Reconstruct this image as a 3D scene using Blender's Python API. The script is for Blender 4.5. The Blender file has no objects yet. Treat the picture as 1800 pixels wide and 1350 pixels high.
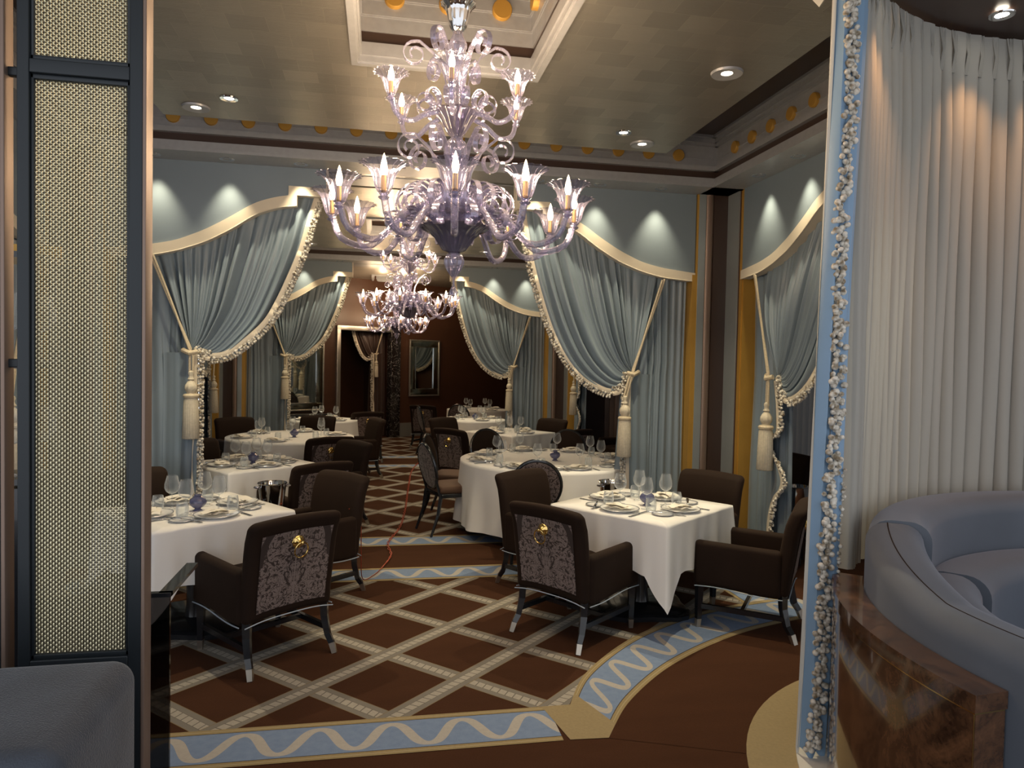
import bpy, math, random
from math import sin, cos, pi, radians, sqrt, atan2
from mathutils import Vector, Matrix
random.seed(7)
SC = bpy.context.scene
COL = SC.collection
# ---------------------------------------------------------------- camera
cam = bpy.data.objects.new('camera', bpy.data.cameras.new('camera'))
COL.objects.link(cam)
SC.camera = cam
cam.data.sensor_width = 36.0
cam.data.lens = 1250.0 / 1800.0 * 36.0
cam.data.clip_start = 0.05
YAW, PIT, ROL = radians(10.6), radians(1.8), radians(1.15)
_f = Vector((sin(YAW)*cos(PIT), cos(YAW)*cos(PIT), -sin(PIT)))
_r = Vector((cos(YAW), -sin(YAW), 0)); _u = _r.cross(_f)
_r2 = _r*cos(ROL)+_u*sin(ROL); _u2 = -_r*sin(ROL)+_u*cos(ROL)
M = Matrix((_r2, _u2, -_f)).transposed().to_4x4()
M.translation = Vector((0, 0, 1.68))
cam.matrix_world = M
# ---------------------------------------------------------------- world, exposure
W = bpy.data.worlds.new('world'); SC.world = W; W.use_nodes = True
W.node_tree.nodes['Background'].inputs[0].default_value = (0.93, 0.955, 1.0, 1)
W.node_tree.nodes['Background'].inputs[1].default_value = 0.66
SC.view_settings.view_transform = 'Standard'
SC.view_settings.look = 'None'
SC.view_settings.exposure = 0.90
SC.view_settings.gamma = 1.0
SC.view_settings.use_curve_mapping = False
SPOT_W, BULB_E, TIER_W = 22.0, 18.0, 5.5
WARM = (1.0, 0.72, 0.43)

# ---------------------------------------------------------------- node helpers
class V:
    def __init__(s, nt, k): s.nt = nt; s.k = k
    def m(s, op, *a, clamp=False):
        n = s.nt.nodes.new('ShaderNodeMath'); n.operation = op; n.use_clamp = clamp
        for i, x in enumerate((s,)+a):
            if isinstance(x, V): s.nt.links.new(x.k, n.inputs[i])
            else: n.inputs[i].default_value = x
        return V(s.nt, n.outputs[0])
    def __add__(s, o): return s.m('ADD', o)
    def __sub__(s, o): return s.m('SUBTRACT', o)
    def __mul__(s, o): return s.m('MULTIPLY', o)
    def __truediv__(s, o): return s.m('DIVIDE', o)
    def lt(s, o): return s.m('LESS_THAN', o)
    def gt(s, o): return s.m('GREATER_THAN', o)
    def ab(s): return s.m('ABSOLUTE')
    def fr(s): return s.m('FRACT')
    def sn(s): return s.m('SINE')
    def mn(s, o): return s.m('MINIMUM', o)
    def mx(s, o): return s.m('MAXIMUM', o)
def newmat(name):
    m = bpy.data.materials.new(name); m.use_nodes = True
    nt = m.node_tree; b = nt.nodes['Principled BSDF']
    return m, nt, b
def setp(b, **k):
    names = dict(col='Base Color', rough='Roughness', metal='Metallic', sheen='Sheen Weight', srough='Sheen Roughness', coat='Coat Weight',
                 spec='Specular IOR Level', emit='Emission Color', es='Emission Strength', trans='Transmission Weight', alpha='Alpha', stint='Sheen Tint')
    for a, v in k.items():
        if a in ('col', 'emit', 'stint') and len(v) == 3: v = (*v, 1)
        b.inputs[names[a]].default_value = v
def uvxy(nt, obj=False):
    t = nt.nodes.new('ShaderNodeTexCoord'); s = nt.nodes.new('ShaderNodeSeparateXYZ')
    nt.links.new(t.outputs['Object' if obj else 'UV'], s.inputs[0])
    return V(nt, s.outputs[0]), V(nt, s.outputs[1]), V(nt, s.outputs[2])
def noise(nt, scale, detail=2.0, vec=None, obj=True, stretch=None, dist=0.0, rough=0.5):
    n = nt.nodes.new('ShaderNodeTexNoise'); n.inputs['Scale'].default_value = scale
    n.inputs['Detail'].default_value = detail; n.inputs['Distortion'].default_value = dist; n.inputs['Roughness'].default_value = rough
    if vec is None:
        t = nt.nodes.new('ShaderNodeTexCoord'); vec = t.outputs['Object' if obj else 'UV']
    if stretch:
        mp = nt.nodes.new('ShaderNodeMapping'); mp.inputs['Scale'].default_value = stretch
        nt.links.new(vec, mp.inputs[0]); vec = mp.outputs[0]
    nt.links.new(vec, n.inputs['Vector'])
    return V(nt, n.outputs[0])
def comb(nt, x, y, z=0.0):
    c = nt.nodes.new('ShaderNodeCombineXYZ')
    for i, v in enumerate((x, y, z)):
        if isinstance(v, V): nt.links.new(v.k, c.inputs[i])
        else: c.inputs[i].default_value = v
    return c.outputs[0]
def mixc(nt, f, a, b):
    n = nt.nodes.new('ShaderNodeMix'); n.data_type = 'RGBA'
    if isinstance(f, V): nt.links.new(f.k, n.inputs[0])
    else: n.inputs[0].default_value = f
    for i, x in ((6, a), (7, b)):
        if isinstance(x, tuple): n.inputs[i].default_value = (*x[:3], 1)
        else: nt.links.new(x, n.inputs[i])
    return n.outputs[2]
def bump(nt, b, h, st=0.3, d=0.01):
    n = nt.nodes.new('ShaderNodeBump'); n.inputs['Strength'].default_value = st; n.inputs['Distance'].default_value = d
    nt.links.new(h.k, n.inputs['Height']); nt.links.new(n.outputs[0], b.inputs['Normal'])
def simple(name, col, rough=0.5, metal=0.0, var=0.0, vscale=8.0, bmp=0.0, bscale=60.0, **k):
    m, nt, b = newmat(name); setp(b, col=col, rough=rough, metal=metal, **k)
    if var:
        n = noise(nt, vscale, 3)
        c = mixc(nt, n, tuple(x*(1-var) for x in col), tuple(min(1, x*(1+var)) for x in col))
        nt.links.new(c, b.inputs['Base Color'])
    if bmp: bump(nt, b, noise(nt, bscale, 2), bmp, 0.003)
    return m

# ---------------------------------------------------------------- materials
MT = {}
def leafmat():
    m, nt, b = newmat('silver_leaf')
    t = nt.nodes.new('ShaderNodeTexCoord')
    br = nt.nodes.new('ShaderNodeTexBrick')
    for k, v in (('Scale', 1.0), ('Mortar Size', 0.0012), ('Brick Width', 0.19), ('Row Height', 0.16), ('Bias', 0.0)): br.inputs[k].default_value = v
    br.inputs['Color1'].default_value = (0.33, 0.305, 0.265, 1); br.inputs['Color2'].default_value = (0.44, 0.405, 0.35, 1); br.inputs['Mortar'].default_value = (0.5, 0.45, 0.38, 1)
    nt.links.new(t.outputs['Object'], br.inputs['Vector'])
    n = noise(nt, 3.0, 6, stretch=(1, 5, 1), rough=0.7)
    c = mixc(nt, n * 0.55, br.outputs[0], (0.27, 0.25, 0.215))
    nt.links.new(c, b.inputs['Base Color'])
    setp(b, metal=0.85, rough=0.36)
    bump(nt, b, noise(nt, 14, 8, stretch=(1, 4, 1), rough=0.75) + noise(nt, 4, 3), 0.28, 0.01)
    return m
MT['leaf'] = leafmat()
MT['soffit'] = simple('pewter_soffit', (0.20, 0.20, 0.17), 0.28, 0.7, var=0.15)
MT['corn'] = simple('silver_paint', (0.36, 0.365, 0.385), 0.38, 0.35, var=0.12, vscale=25, bmp=0.08)
MT['pil'] = simple('silver_pilaster', (0.36, 0.39, 0.40), 0.35, 0.45, var=0.15, vscale=3)
MT['bronze'] = simple('bronze_strip', (0.24, 0.17, 0.135), 0.45, 0.45)
MT['brownlac'] = simple('brown_lacquer', (0.045, 0.026, 0.020), 0.35)
MT['brownwall'] = simple('brown_wall', (0.062, 0.026, 0.014), 0.4, var=0.15, vscale=2, spec=0.4)
MT['gold'] = simple('gold_paint', (0.50, 0.28, 0.055), 0.45, 0.35, var=0.1)
MT['panel'] = simple('blue_silk_wall', (0.20, 0.245, 0.285), 0.42, 0.15, var=0.08, vscale=3, bmp=0.05, bscale=200)
def cloth(name, col, sheen=0.3, rough=0.45, spec=0.5):
    m, nt, b = newmat(name); setp(b, col=col, rough=rough, sheen=sheen, srough=0.4, spec=spec)
    n = noise(nt, 2.2, 3)
    nt.links.new(mixc(nt, n, tuple(x*0.86 for x in col), tuple(min(1, x*1.12) for x in col)), b.inputs['Base Color'])
    bump(nt, b, noise(nt, 6, 3, stretch=(1, 1, .35)), 0.18, 0.010)
    return m
MT['drape'] = cloth('blue_satin', (0.205, 0.258, 0.305), 0.12, 0.38)
MT['fgdrape'] = cloth('bright_blue_satin', (0.20, 0.32, 0.47), 0.15, 0.42)
MT['liner'] = simple('drape_lining', (0.55, 0.54, 0.50), 0.7)
MT['bdrape'] = cloth('brown_satin', (0.05, 0.028, 0.022), 0.3, 0.4)
MT['cream'] = cloth('cream_trim', (0.66, 0.58, 0.46), 0.2, 0.55)
def fringemat():
    m, nt, b = newmat('fringe'); n = noise(nt, 45, 1)
    r = nt.nodes.new('ShaderNodeValToRGB'); nt.links.new(n.k, r.inputs[0])
    e = r.color_ramp.elements; e[0].position = 0.32; e[0].color = (0.20, 0.155, 0.095, 1); e[1].position = 0.62; e[1].color = (0.72, 0.68, 0.60, 1)
    nt.links.new(r.outputs[0], b.inputs['Base Color']); setp(b, rough=0.75, sheen=0.3)
    return m
MT['fringe'] = fringemat()
MT['tassel'] = simple('tassel_thread', (0.56, 0.50, 0.39), 0.7, var=0.25, vscale=60)
MT['cord'] = simple('rope_gold', (0.50, 0.42, 0.30), 0.6, var=0.35, vscale=90)
MT['velvet'] = simple('brown_velvet', (0.0165, 0.0078, 0.0042), 0.8, var=0.3, vscale=5, spec=0.2, sheen=0.09, srough=0.35, stint=(0.55, 0.34, 0.22), bmp=0.1, bscale=150)
MT['black'] = simple('black_lacquer', (0.012, 0.013, 0.016), 0.22, coat=0.3)
MT['frame'] = simple('black_satin_metal', (0.018, 0.023, 0.028), 0.42, 0.3)
MT['pewter'] = simple('pewter_tip', (0.50, 0.45, 0.38), 0.3, 0.9)
MT['brass'] = simple('brass', (0.80, 0.56, 0.20), 0.17, 1.0)
MT['chrome'] = simple('chrome', (0.75, 0.75, 0.76), 0.08, 1.0)
MT['mirror'] = simple('mirror_glass', (0.62, 0.66, 0.62), 0.03, 1.0)
MT['mirframe'] = simple('antique_mirror', (0.36, 0.38, 0.33), 0.14, 1.0, var=0.3, vscale=20)
MT['darkmirror'] = simple('dark_mirror', (0.03, 0.028, 0.022), 0.3, 0.3)
MT['weft'] = simple('dark_weft_wire', (0.10, 0.09, 0.065), 0.4, 0.7)
MT['mosaic'] = simple('silver_mosaic', (0.55, 0.52, 0.46), 0.3, 0.9, var=0.5, vscale=80, bmp=0.5, bscale=90)
MT['linen'] = simple('white_linen', (0.86, 0.84, 0.81), 0.65, bmp=0.06, bscale=30, sheen=0.1)
MT['napkin'] = simple('cream_napkin', (0.84, 0.79, 0.70), 0.7)
MT['china'] = simple('white_china', (0.80, 0.80, 0.80), 0.15)
MT['chinarim'] = simple('silver_rim', (0.55, 0.57, 0.60), 0.25, 0.6)
MT['steel'] = simple('steel', (0.55, 0.56, 0.58), 0.18, 1.0)
MT['piping'] = simple('blue_piping', (0.36, 0.42, 0.50), 0.5)
MT['candle'] = simple('gold_candle', (0.75, 0.48, 0.14), 0.3, 0.8)
MT['marble'] = simple('white_marble', (0.62, 0.60, 0.56), 0.25, var=0.12, vscale=4)
MT['sofa'] = simple('blue_nubuck', (0.088, 0.102, 0.128), 0.65, var=0.22, vscale=3, sheen=0.3, srough=0.4, stint=(0.6, 0.65, 0.8))
MT['cush'] = simple('grey_velvet', (0.036, 0.044, 0.060), 0.75, var=0.7, vscale=7, sheen=0.3, srough=0.35, bmp=0.7, bscale=260)
MT['redcord'] = simple('orange_cable', (0.45, 0.075, 0.035), 0.5)
MT['baseb'] = simple('grey_base', (0.20, 0.20, 0.19), 0.4, 0.2)
MT['mesh'] = simple('champagne_wire', (0.82, 0.76, 0.54), 0.38, 0.70, var=0.15, vscale=2)
def emis(name, col, st):
    m, nt, b = newmat(name); setp(b, col=(0.9, 0.8, 0.6), emit=col, es=st); return m
MT['bulb'] = emis('lit_bulb', (1.0, 0.72, 0.40), BULB_E)
MT['lens'] = emis('lit_lens', (1.0, 0.90, 0.72), 14.0)
def thinglass(name, tcol, body, base=0.1, amp=0.6, rough=0.06, blend=0.35, metal=0.0):
    m, nt, b = newmat(name)
    nt.nodes.remove(b); out = nt.nodes['Material Output']
    tr = nt.nodes.new('ShaderNodeBsdfTransparent'); tr.inputs[0].default_value = (*tcol, 1)
    gl = nt.nodes.new('ShaderNodeBsdfPrincipled'); setp(gl, col=body, rough=rough, spec=0.9, coat=0.5, metal=metal)
    lw = nt.nodes.new('ShaderNodeLayerWeight'); lw.inputs[0].default_value = blend
    if amp > 0.85:
        bump(nt, gl, noise(nt, 55, 2), 0.5, 0.004)
    f = V(nt, lw.outputs['Facing']).m('MULTIPLY_ADD', amp, base, clamp=True)
    mx = nt.nodes.new('ShaderNodeMixShader'); nt.links.new(f.k, mx.inputs[0]); nt.links.new(tr.outputs[0], mx.inputs[1]); nt.links.new(gl.outputs[0], mx.inputs[2])
    nt.links.new(mx.outputs[0], out.inputs[0])
    return m
MT['crys'] = thinglass('lavender_glass', (0.84, 0.83, 0.93), (0.42, 0.41, 0.54), 0.22, 0.9, 0.10, 0.45, 0.55)
MT['darkcrys'] = thinglass('dark_violet_glass', (0.35, 0.33, 0.45), (0.13, 0.12, 0.17), 0.6, 0.4, 0.06)
MT['wine'] = thinglass('clear_glass', (0.97, 0.98, 0.98), (0.75, 0.78, 0.80), 0.06, 0.8, 0.03, 0.3)
MT['vase'] = thinglass('violet_vase_glass', (0.45, 0.45, 0.65), (0.12, 0.13, 0.24), 0.62, 0.35, 0.05)
MT['smoke'] = thinglass('smoked_glass', (0.30, 0.29, 0.29), (0.01, 0.01, 0.01), 0.12, 0.5, 0.02)
def sheermat(name, col, fac):
    m, nt, b = newmat(name); setp(b, col=col, rough=0.8, spec=0.2)
    out = nt.nodes['Material Output']; t = nt.nodes.new('ShaderNodeBsdfTranslucent'); t.inputs[0].default_value = (*col, 1)
    mx = nt.nodes.new('ShaderNodeMixShader'); mx.inputs[0].default_value = fac
    nt.links.new(b.outputs[0], mx.inputs[1]); nt.links.new(t.outputs[0], mx.inputs[2]); nt.links.new(mx.outputs[0], out.inputs[0])
    return m
MT['sheer'] = sheermat('cream_sheer', (0.50, 0.485, 0.445), 0.35)
MT['greysheer'] = sheermat('grey_curtain', (0.22, 0.23, 0.24), 0.15)
def burlmat():
    m, nt, b = newmat('burl_wood')
    n = noise(nt, 5, 8, dist=1.6, rough=0.65); n2 = noise(nt, 26, 4, dist=2.5)
    r = nt.nodes.new('ShaderNodeValToRGB'); nt.links.new((n*0.75+n2*0.3).k, r.inputs[0])
    e = r.color_ramp.elements; e[0].position = 0.36; e[0].color = (0.022, 0.011, 0.007, 1); e[1].position = 0.70; e[1].color = (0.15, 0.072, 0.035, 1)
    nt.links.new(r.outputs[0], b.inputs['Base Color']); setp(b, rough=0.12, coat=0.6)
    return m
MT['burl'] = burlmat()
def marbleblack():
    m, nt, b = newmat('black_marble'); n = noise(nt, 4, 6, dist=2.5)
    v = (n-0.5).ab().lt(0.0035)
    nt.links.new(mixc(nt, v, (0.015, 0.012, 0.012), (0.5, 0.48, 0.45)), b.inputs['Base Color']); setp(b, rough=0.15)
    return m
MT['bmarble'] = marbleblack()
def damask(name, dark, light):
    m, nt, b = newmat(name); u, v, _ = uvxy(nt)
    x = u.ab()
    a = noise(nt, 24, 3, vec=comb(nt, x, v), dist=2.2)
    c = noise(nt, 34, 2, vec=comb(nt, x, v, 3.0), dist=2.0)
    leaf = a.gt(0.45)
    vein = (c-0.5).ab().gt(0.022)
    e = (x/0.205).m('POWER', 2.0) + ((v-0.02)/0.30).m('POWER', 2.0)
    archd = e.gt(0.86)*e.lt(1.22)*v.gt(0.04)
    msk = leaf*vein*(archd*-1.0+1.0)
    msk = msk.mx(x.lt(0.004)*v.lt(0.14))
    nt.links.new(mixc(nt, msk, dark, light), b.inputs['Base Color'])
    setp(b, sheen=0.15); nt.links.new((msk*-0.3+0.7).k, b.inputs['Roughness'])
    return m
MT['damask'] = damask('damask_fabric', (0.024, 0.012, 0.010), (0.20, 0.155, 0.145))
def carpetmat():
    m, nt, b = newmat('brown_carpet')
    n = noise(nt, 2, 3, stretch=(1, 3, 1)); n2 = noise(nt, 160, 2)
    c = mixc(nt, n, (0.052, 0.021, 0.010), (0.085, 0.035, 0.017))
    c = mixc(nt, n2*0.55, c, (0.03, 0.014, 0.009))
    nt.links.new(c, b.inputs['Base Color']); setp(b, rough=1.0, spec=0.1)
    bump(nt, b, n2, 0.6, 0.004); return m
MT['carpet'] = carpetmat()
def latmat():
    m, nt, b = newmat('lattice_strip'); u, v, _ = uvxy(nt)     # u metres along, v 0..1 across
    d = (v-0.5).ab()
    rope = d.lt(0.225)
    bead = (((u*22.0)+(v-0.5)*0.55).fr()-0.5).ab()
    line = bead.gt(0.43).mx(d.gt(0.19)*rope)
    ncol = mixc(nt, noise(nt, 60, 2), (0.30, 0.265, 0.215), (0.40, 0.365, 0.31))
    c = mixc(nt, rope, (0.185, 0.165, 0.140), ncol)
    c = mixc(nt, line*rope, c, (0.15, 0.13, 0.11))
    c = mixc(nt, d.gt(0.475), c, (0.20, 0.13, 0.045))
    nt.links.new(c, b.inputs['Base Color']); setp(b, rough=0.95)
    bump(nt, b, noise(nt, 160, 2), 0.5, 0.003); return m
MT['lattice'] = latmat()
def bandmat():
    m, nt, b = newmat('wave_band'); u, v, _ = uvxy(nt)
    # serpentine: a swept S ribbon, hump to hump 0.32 m
    sn_ = (u*(2*pi/0.32)).sn(); cs = (u*(2*pi/0.32)+pi/2).sn(); c2 = cs*cs
    dist = ((v-0.5-sn_*0.285)*0.32).ab()/(c2*3.2+1.0).m('SQRT')
    rib = dist.lt(c2*0.012+0.015)
    blue = mixc(nt, noise(nt, 30, 3), (0.14, 0.20, 0.33), (0.21, 0.28, 0.41))
    tan = mixc(nt, noise(nt, 50, 3), (0.36, 0.33, 0.30), (0.46, 0.42, 0.37))
    c = mixc(nt, rib, blue, tan)
    d = (v-0.5).ab()
    c = mixc(nt, d.gt(0.375), c, (0.035, 0.02, 0.012))
    gold = mixc(nt, noise(nt, 70, 2), (0.25, 0.185, 0.085), (0.33, 0.25, 0.125))
    c = mixc(nt, d.gt(0.388), c, gold)
    c = mixc(nt, (d-0.445).ab().lt(0.006), c, (0.40, 0.33, 0.20))
    nt.links.new(c, b.inputs['Base Color']); setp(b, rough=0.95)
    bump(nt, b, noise(nt, 160, 2), 0.5, 0.003); return m
MT['band'] = bandmat()
MT['goldcarpet'] = simple('gold_carpet', (0.29, 0.22, 0.115), 0.95, var=0.15, vscale=70)

# ---------------------------------------------------------------- mesh builder
class MB:
    def __init__(s): s.v = []; s.f = []; s.uv = {}; s.mi = []
    def add(s, vs, fs, T=None, mi=0):
        o = len(s.v)
        for p in vs: s.v.append(tuple(T @ Vector(p)) if T else tuple(p))
        for q in fs: s.f.append(tuple(i+o for i in q)); s.mi.append(mi)
        return s
    def box(s, x0, x1, y0, y1, z0, z1, T=None, mi=0):
        vs = [(x, y, z) for z in (z0, z1) for y in (y0, y1) for x in (x0, x1)]
        return s.add(vs, [(0, 2, 3, 1), (4, 5, 7, 6), (0, 1, 5, 4), (2, 6, 7, 3), (0, 4, 6, 2), (1, 3, 7, 5)], T, mi)
    def rbox(s, x0, x1, y0, y1, z0, z1, r=0.02, n=3, T=None, sub=0, fn=None, mi=0):
        c = [(x0+x1)/2, (y0+y1)/2, (z0+z1)/2]; h = [(x1-x0)/2, (y1-y0)/2, (z1-z0)/2]
        r = min(r, min(h)*0.999); ax = []
        for k in range(3):
            t = [-h[k]+r-r*math.tan(radians(45*(1-i/n))) for i in range(n+1)]
            mid = [(-(h[k]-r))+2*(h[k]-r)*i/(sub+1) for i in range(1, sub+1)]
            ax.append(t+mid+[-q for q in reversed(t)])
        idx = {}; vs = []
        def vid(p):
            q = [max(-(h[k]-r), min(h[k]-r, p[k])) for k in range(3)]
            d = Vector([p[k]-q[k] for k in range(3)])
            if d.length > 1e-9: d = d.normalized()*r
            w = tuple(round(c[k]+q[k]+d[k], 6) for k in range(3))
            if w not in idx:
                idx[w] = len(vs); vs.append(fn(*w) if fn else w)
            return idx[w]
        fs = []
        for k in range(3):
            a, b = (k+1) % 3, (k+2) % 3
            for sgn in (-1, 1):
                for i in range(len(ax[a])-1):
                    for j in range(len(ax[b])-1):
                        q = []
                        for (ii, jj) in ((i, j), (i+1, j), (i+1, j+1), (i, j+1)):
                            p = [0, 0, 0]; p[k] = sgn*h[k]; p[a] = ax[a][ii]; p[b] = ax[b][jj]; q.append(vid(p))
                        q = [x for n_, x in enumerate(q) if x not in q[:n_]]
                        if len(q) > 2: fs.append(tuple(q) if sgn > 0 else tuple(reversed(q)))
        return s.add(vs, fs, T, mi)
    def grid(s, fn, nu, nv, closed=False, T=None, uv=None, mi=0, flip=False):
        vs = []; cols = nu if closed else nu+1
        for j in range(nv+1):
            for i in range(cols): vs.append(fn(i/nu, j/nv))
        fs = []; o = len(s.f)
        for j in range(nv):
            for i in range(nu):
                a = j*cols+i; b = j*cols+(i+1) % cols
                q = (a, b, b+cols, a+cols); fs.append(tuple(reversed(q)) if flip else q)
                if uv:
                    w = [uv(i/nu, j/nv), uv((i+1)/nu, j/nv), uv((i+1)/nu, (j+1)/nv), uv(i/nu, (j+1)/nv)]
                    s.uv[o+len(fs)-1] = tuple(reversed(w)) if flip else w
        return s.add(vs, fs, T, mi)
    def tube(s, path, r, n=8, T=None, cap=True, mi=0, flat=None):
        P = [Vector(p) for p in path]; m = len(P); rr = r if isinstance(r, (list, tuple)) else [r]*m
        vs = []; up = Vector((0, 0, 1)); pn = None
        for i in range(m):
            t = (P[min(i+1, m-1)]-P[max(i-1, 0)])
            t = t.normalized() if t.length > 1e-9 else up
            if pn is None:
                a = Vector((1, 0, 0)) if abs(t.z) > 0.9 else up
                nn = t.cross(a).normalized()
            else:
                nn = pn-t*pn.dot(t); nn = nn.normalized() if nn.length > 1e-6 else t.orthogonal().normalized()
            pn = nn; b = t.cross(nn)
            for k in range(n):
                a = 2*pi*k/n; q = nn*cos(a)*rr[i]+b*sin(a)*rr[i]*(flat or 1)
                vs.append(tuple(P[i]+q))
        fs = [(i*n+k, i*n+(k+1) % n, (i+1)*n+(k+1) % n, (i+1)*n+k) for i in range(m-1) for k in range(n)]
        if cap: fs += [tuple(range(n-1, -1, -1)), tuple((m-1)*n+k for k in range(n))]
        return s.add(vs, fs, T, mi)
    def ribbon(s, path, w, side, th=0.002, T=None, mi=0):
        # flat strip with thickness; side = constant sideways vector
        P = [Vector(p) for p in path]; sd = Vector(side).normalized(); vs = []; m = len(P)
        for i in range(m):
            t = (P[min(i+1, m-1)]-P[max(i-1, 0)]).normalized(); n = t.cross(sd).normalized()
            for a, b in ((-1, -1), (1, -1), (1, 1), (-1, 1)): vs.append(tuple(P[i]+sd*a*w/2+n*b*th/2))
        fs = [(i*4+k, i*4+(k+1) % 4, i*4+4+(k+1) % 4, i*4+4+k) for i in range(m-1) for k in range(4)]
        fs += [(3, 2, 1, 0), tuple((m-1)*4+k for k in range(4))]
        return s.add(vs, fs, T, mi)
    def lathe(s, prof, n=24, T=None, rib=0, ra=0.0, mi=0):
        def fn(u, v):
            k = v*(len(prof)-1); i = min(int(k+1e-6), len(prof)-2); t = k-i
            r = prof[i][0]*(1-t)+prof[i+1][0]*t; z = prof[i][1]*(1-t)+prof[i+1][1]*t
            if rib: r *= 1+ra*cos(2*pi*u*rib)
            return (r*cos(2*pi*u), r*sin(2*pi*u), z)
        return s.grid(fn, n, len(prof)-1, closed=True, T=T, mi=mi)
    def blob(s, c, r, n=6, m=3, sq=1.0):
        vs = [(c[0], c[1], c[2]-r*sq)]
        for j in range(1, m):
            a = pi*j/m
            for i in range(n): vs.append((c[0]+r*sin(a)*cos(2*pi*i/n), c[1]+r*sin(a)*sin(2*pi*i/n), c[2]-r*sq*cos(a)))
        vs.append((c[0], c[1], c[2]+r*sq)); L = len(vs)-1
        fs = [(0, 1+(i+1) % n, 1+i) for i in range(n)]
        for j in range(m-2):
            for i in range(n): fs.append((1+j*n+i, 1+j*n+(i+1) % n, 1+(j+1)*n+(i+1) % n, 1+(j+1)*n+i))
        b = 1+(m-2)*n
        fs += [(b+i, b+(i+1) % n, L) for i in range(n)]
        return s.add(vs, fs)
    def prism(s, pts, y0, y1, T=None, mi=0):   # outline in x,z extruded along y (quads between two polylines handled by caller)
        n = len(pts); vs = [(p[0], y0, p[1]) for p in pts]+[(p[0], y1, p[1]) for p in pts]
        fs = [tuple(range(n)), tuple(range(2*n-1, n-1, -1))]+[(i, i+n, (i+1) % n+n, (i+1) % n) for i in range(n)]
        return s.add(vs, fs, T, mi)
    def strip(s, A, B, y0, y1, T=None):        # solid between polylines A and B (x,z), thickness y0..y1
        n = len(A); vs = []
        for y in (y0, y1):
            for L in (A, B): vs += [(p[0], y, p[1]) for p in L]
        fs = []
        for i in range(n-1):
            fs += [(i, i+1, n+i+1, n+i), (2*n+i, 3*n+i, 3*n+i+1, 2*n+i+1), (i, 2*n+i, 2*n+i+1, i+1), (n+i, n+i+1, 3*n+i+1, 3*n+i)]
        fs += [(0, n, 3*n, 2*n), (n-1, 3*n-1, 4*n-1, 2*n-1)]
        return s.add(vs, fs, T)
    def mesh(s, name, mats, smooth=True):
        me = bpy.data.meshes.new(name); me.from_pydata(s.v, [], s.f)
        if not isinstance(mats, (list, tuple)): mats = [mats]
        for m in mats: me.materials.append(MT[m] if isinstance(m, str) else m)
        me.polygons.foreach_set('material_index', s.mi)
        if s.uv:
            ul = me.uv_layers.new(name='UVMap')
            for fi, w in s.uv.items():
                p = me.polygons[fi]
                for k, li in enumerate(p.loop_indices): ul.data[li].uv = w[k]
        if smooth:
            me.polygons.foreach_set('use_smooth', [True]*len(me.polygons))
            try: me.set_sharp_from_angle(angle=radians(smooth if smooth is not True else 40))
            except Exception: pass
        me.validate(); me.update()
        return me
    def build(s, name, mats, parent=None, smooth=True, **k):
        return link(name, s.mesh(name, mats, smooth), parent, **k)
def link(name, me, parent=None, label=None, cat=None, group=None, kind=None):
    o = bpy.data.objects.new(name, me); COL.objects.link(o)
    if parent: o.parent = parent
    tag(o, label, cat, group, kind); return o
def tag(o, label=None, cat=None, group=None, kind=None):
    for k, v in (('label', label), ('category', cat), ('group', group), ('kind', kind)):
        if v: o[k] = v
    return o
def empty(name, loc=(0, 0, 0), rz=0.0, label=None, cat=None, group=None, kind=None):
    o = bpy.data.objects.new(name, None); COL.objects.link(o); o.location = loc; o.rotation_euler = (0, 0, rz)
    o.empty_display_size = 0.1
    return tag(o, label, cat, group, kind)
def copy_tree(o, loc, rz, label, group=None, parent=None):
    c = o.copy(); COL.objects.link(c); c.parent = parent
    if parent is None:
        c.location = loc; c.rotation_euler = (0, 0, rz); c['label'] = label
        if group: c['group'] = group
    for ch in o.children: copy_tree(ch, None, None, None, None, c)
    return c
def TR(x=0, y=0, z=0, rz=0, rx=0, ry=0, s=1):
    return Matrix.Translation((x, y, z)) @ Matrix.Rotation(rz, 4, 'Z') @ Matrix.Rotation(ry, 4, 'Y') @ Matrix.Rotation(rx, 4, 'X') @ Matrix.Scale(s, 4)
def interp(L, x):
    if x <= L[0][0]: return L[0][1]
    for (a, b), (c, d) in zip(L, L[1:]):
        if x <= c: return b+(d-b)*(x-a)/(c-a)
    return L[-1][1]
def crom(P, n):      # Catmull-Rom resample of a polyline to n+1 points, equal arc
    P = [Vector(p) for p in P]; Q = [2*P[0]-P[1]]+P+[2*P[-1]-P[-2]]; out = []
    for i in range(1, len(Q)-2):
        for k in range(16):
            t = k/16; a, b, c, d = Q[i-1:i+3]
            out.append(0.5*((2*b)+(c-a)*t+(2*a-5*b+4*c-d)*t*t+(3*b-a-3*c+d)*t**3))
    out.append(P[-1]); L = [0]
    for p, q in zip(out, out[1:]): L.append(L[-1]+(q-p).length)
    res = []; j = 0
    for i in range(n+1):
        s_ = L[-1]*i/n
        while j < len(L)-2 and L[j+1] < s_: j += 1
        t = (s_-L[j])/max(1e-9, L[j+1]-L[j]); res.append(out[j].lerp(out[j+1], min(1, t)))
    return res

# ================================================================ ARCHITECTURE
CX = 0.35; BAYS = [3.32, 9.05, 14.78]; HB = 2.48; PLN = 2.78; ZC = 3.227
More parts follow.
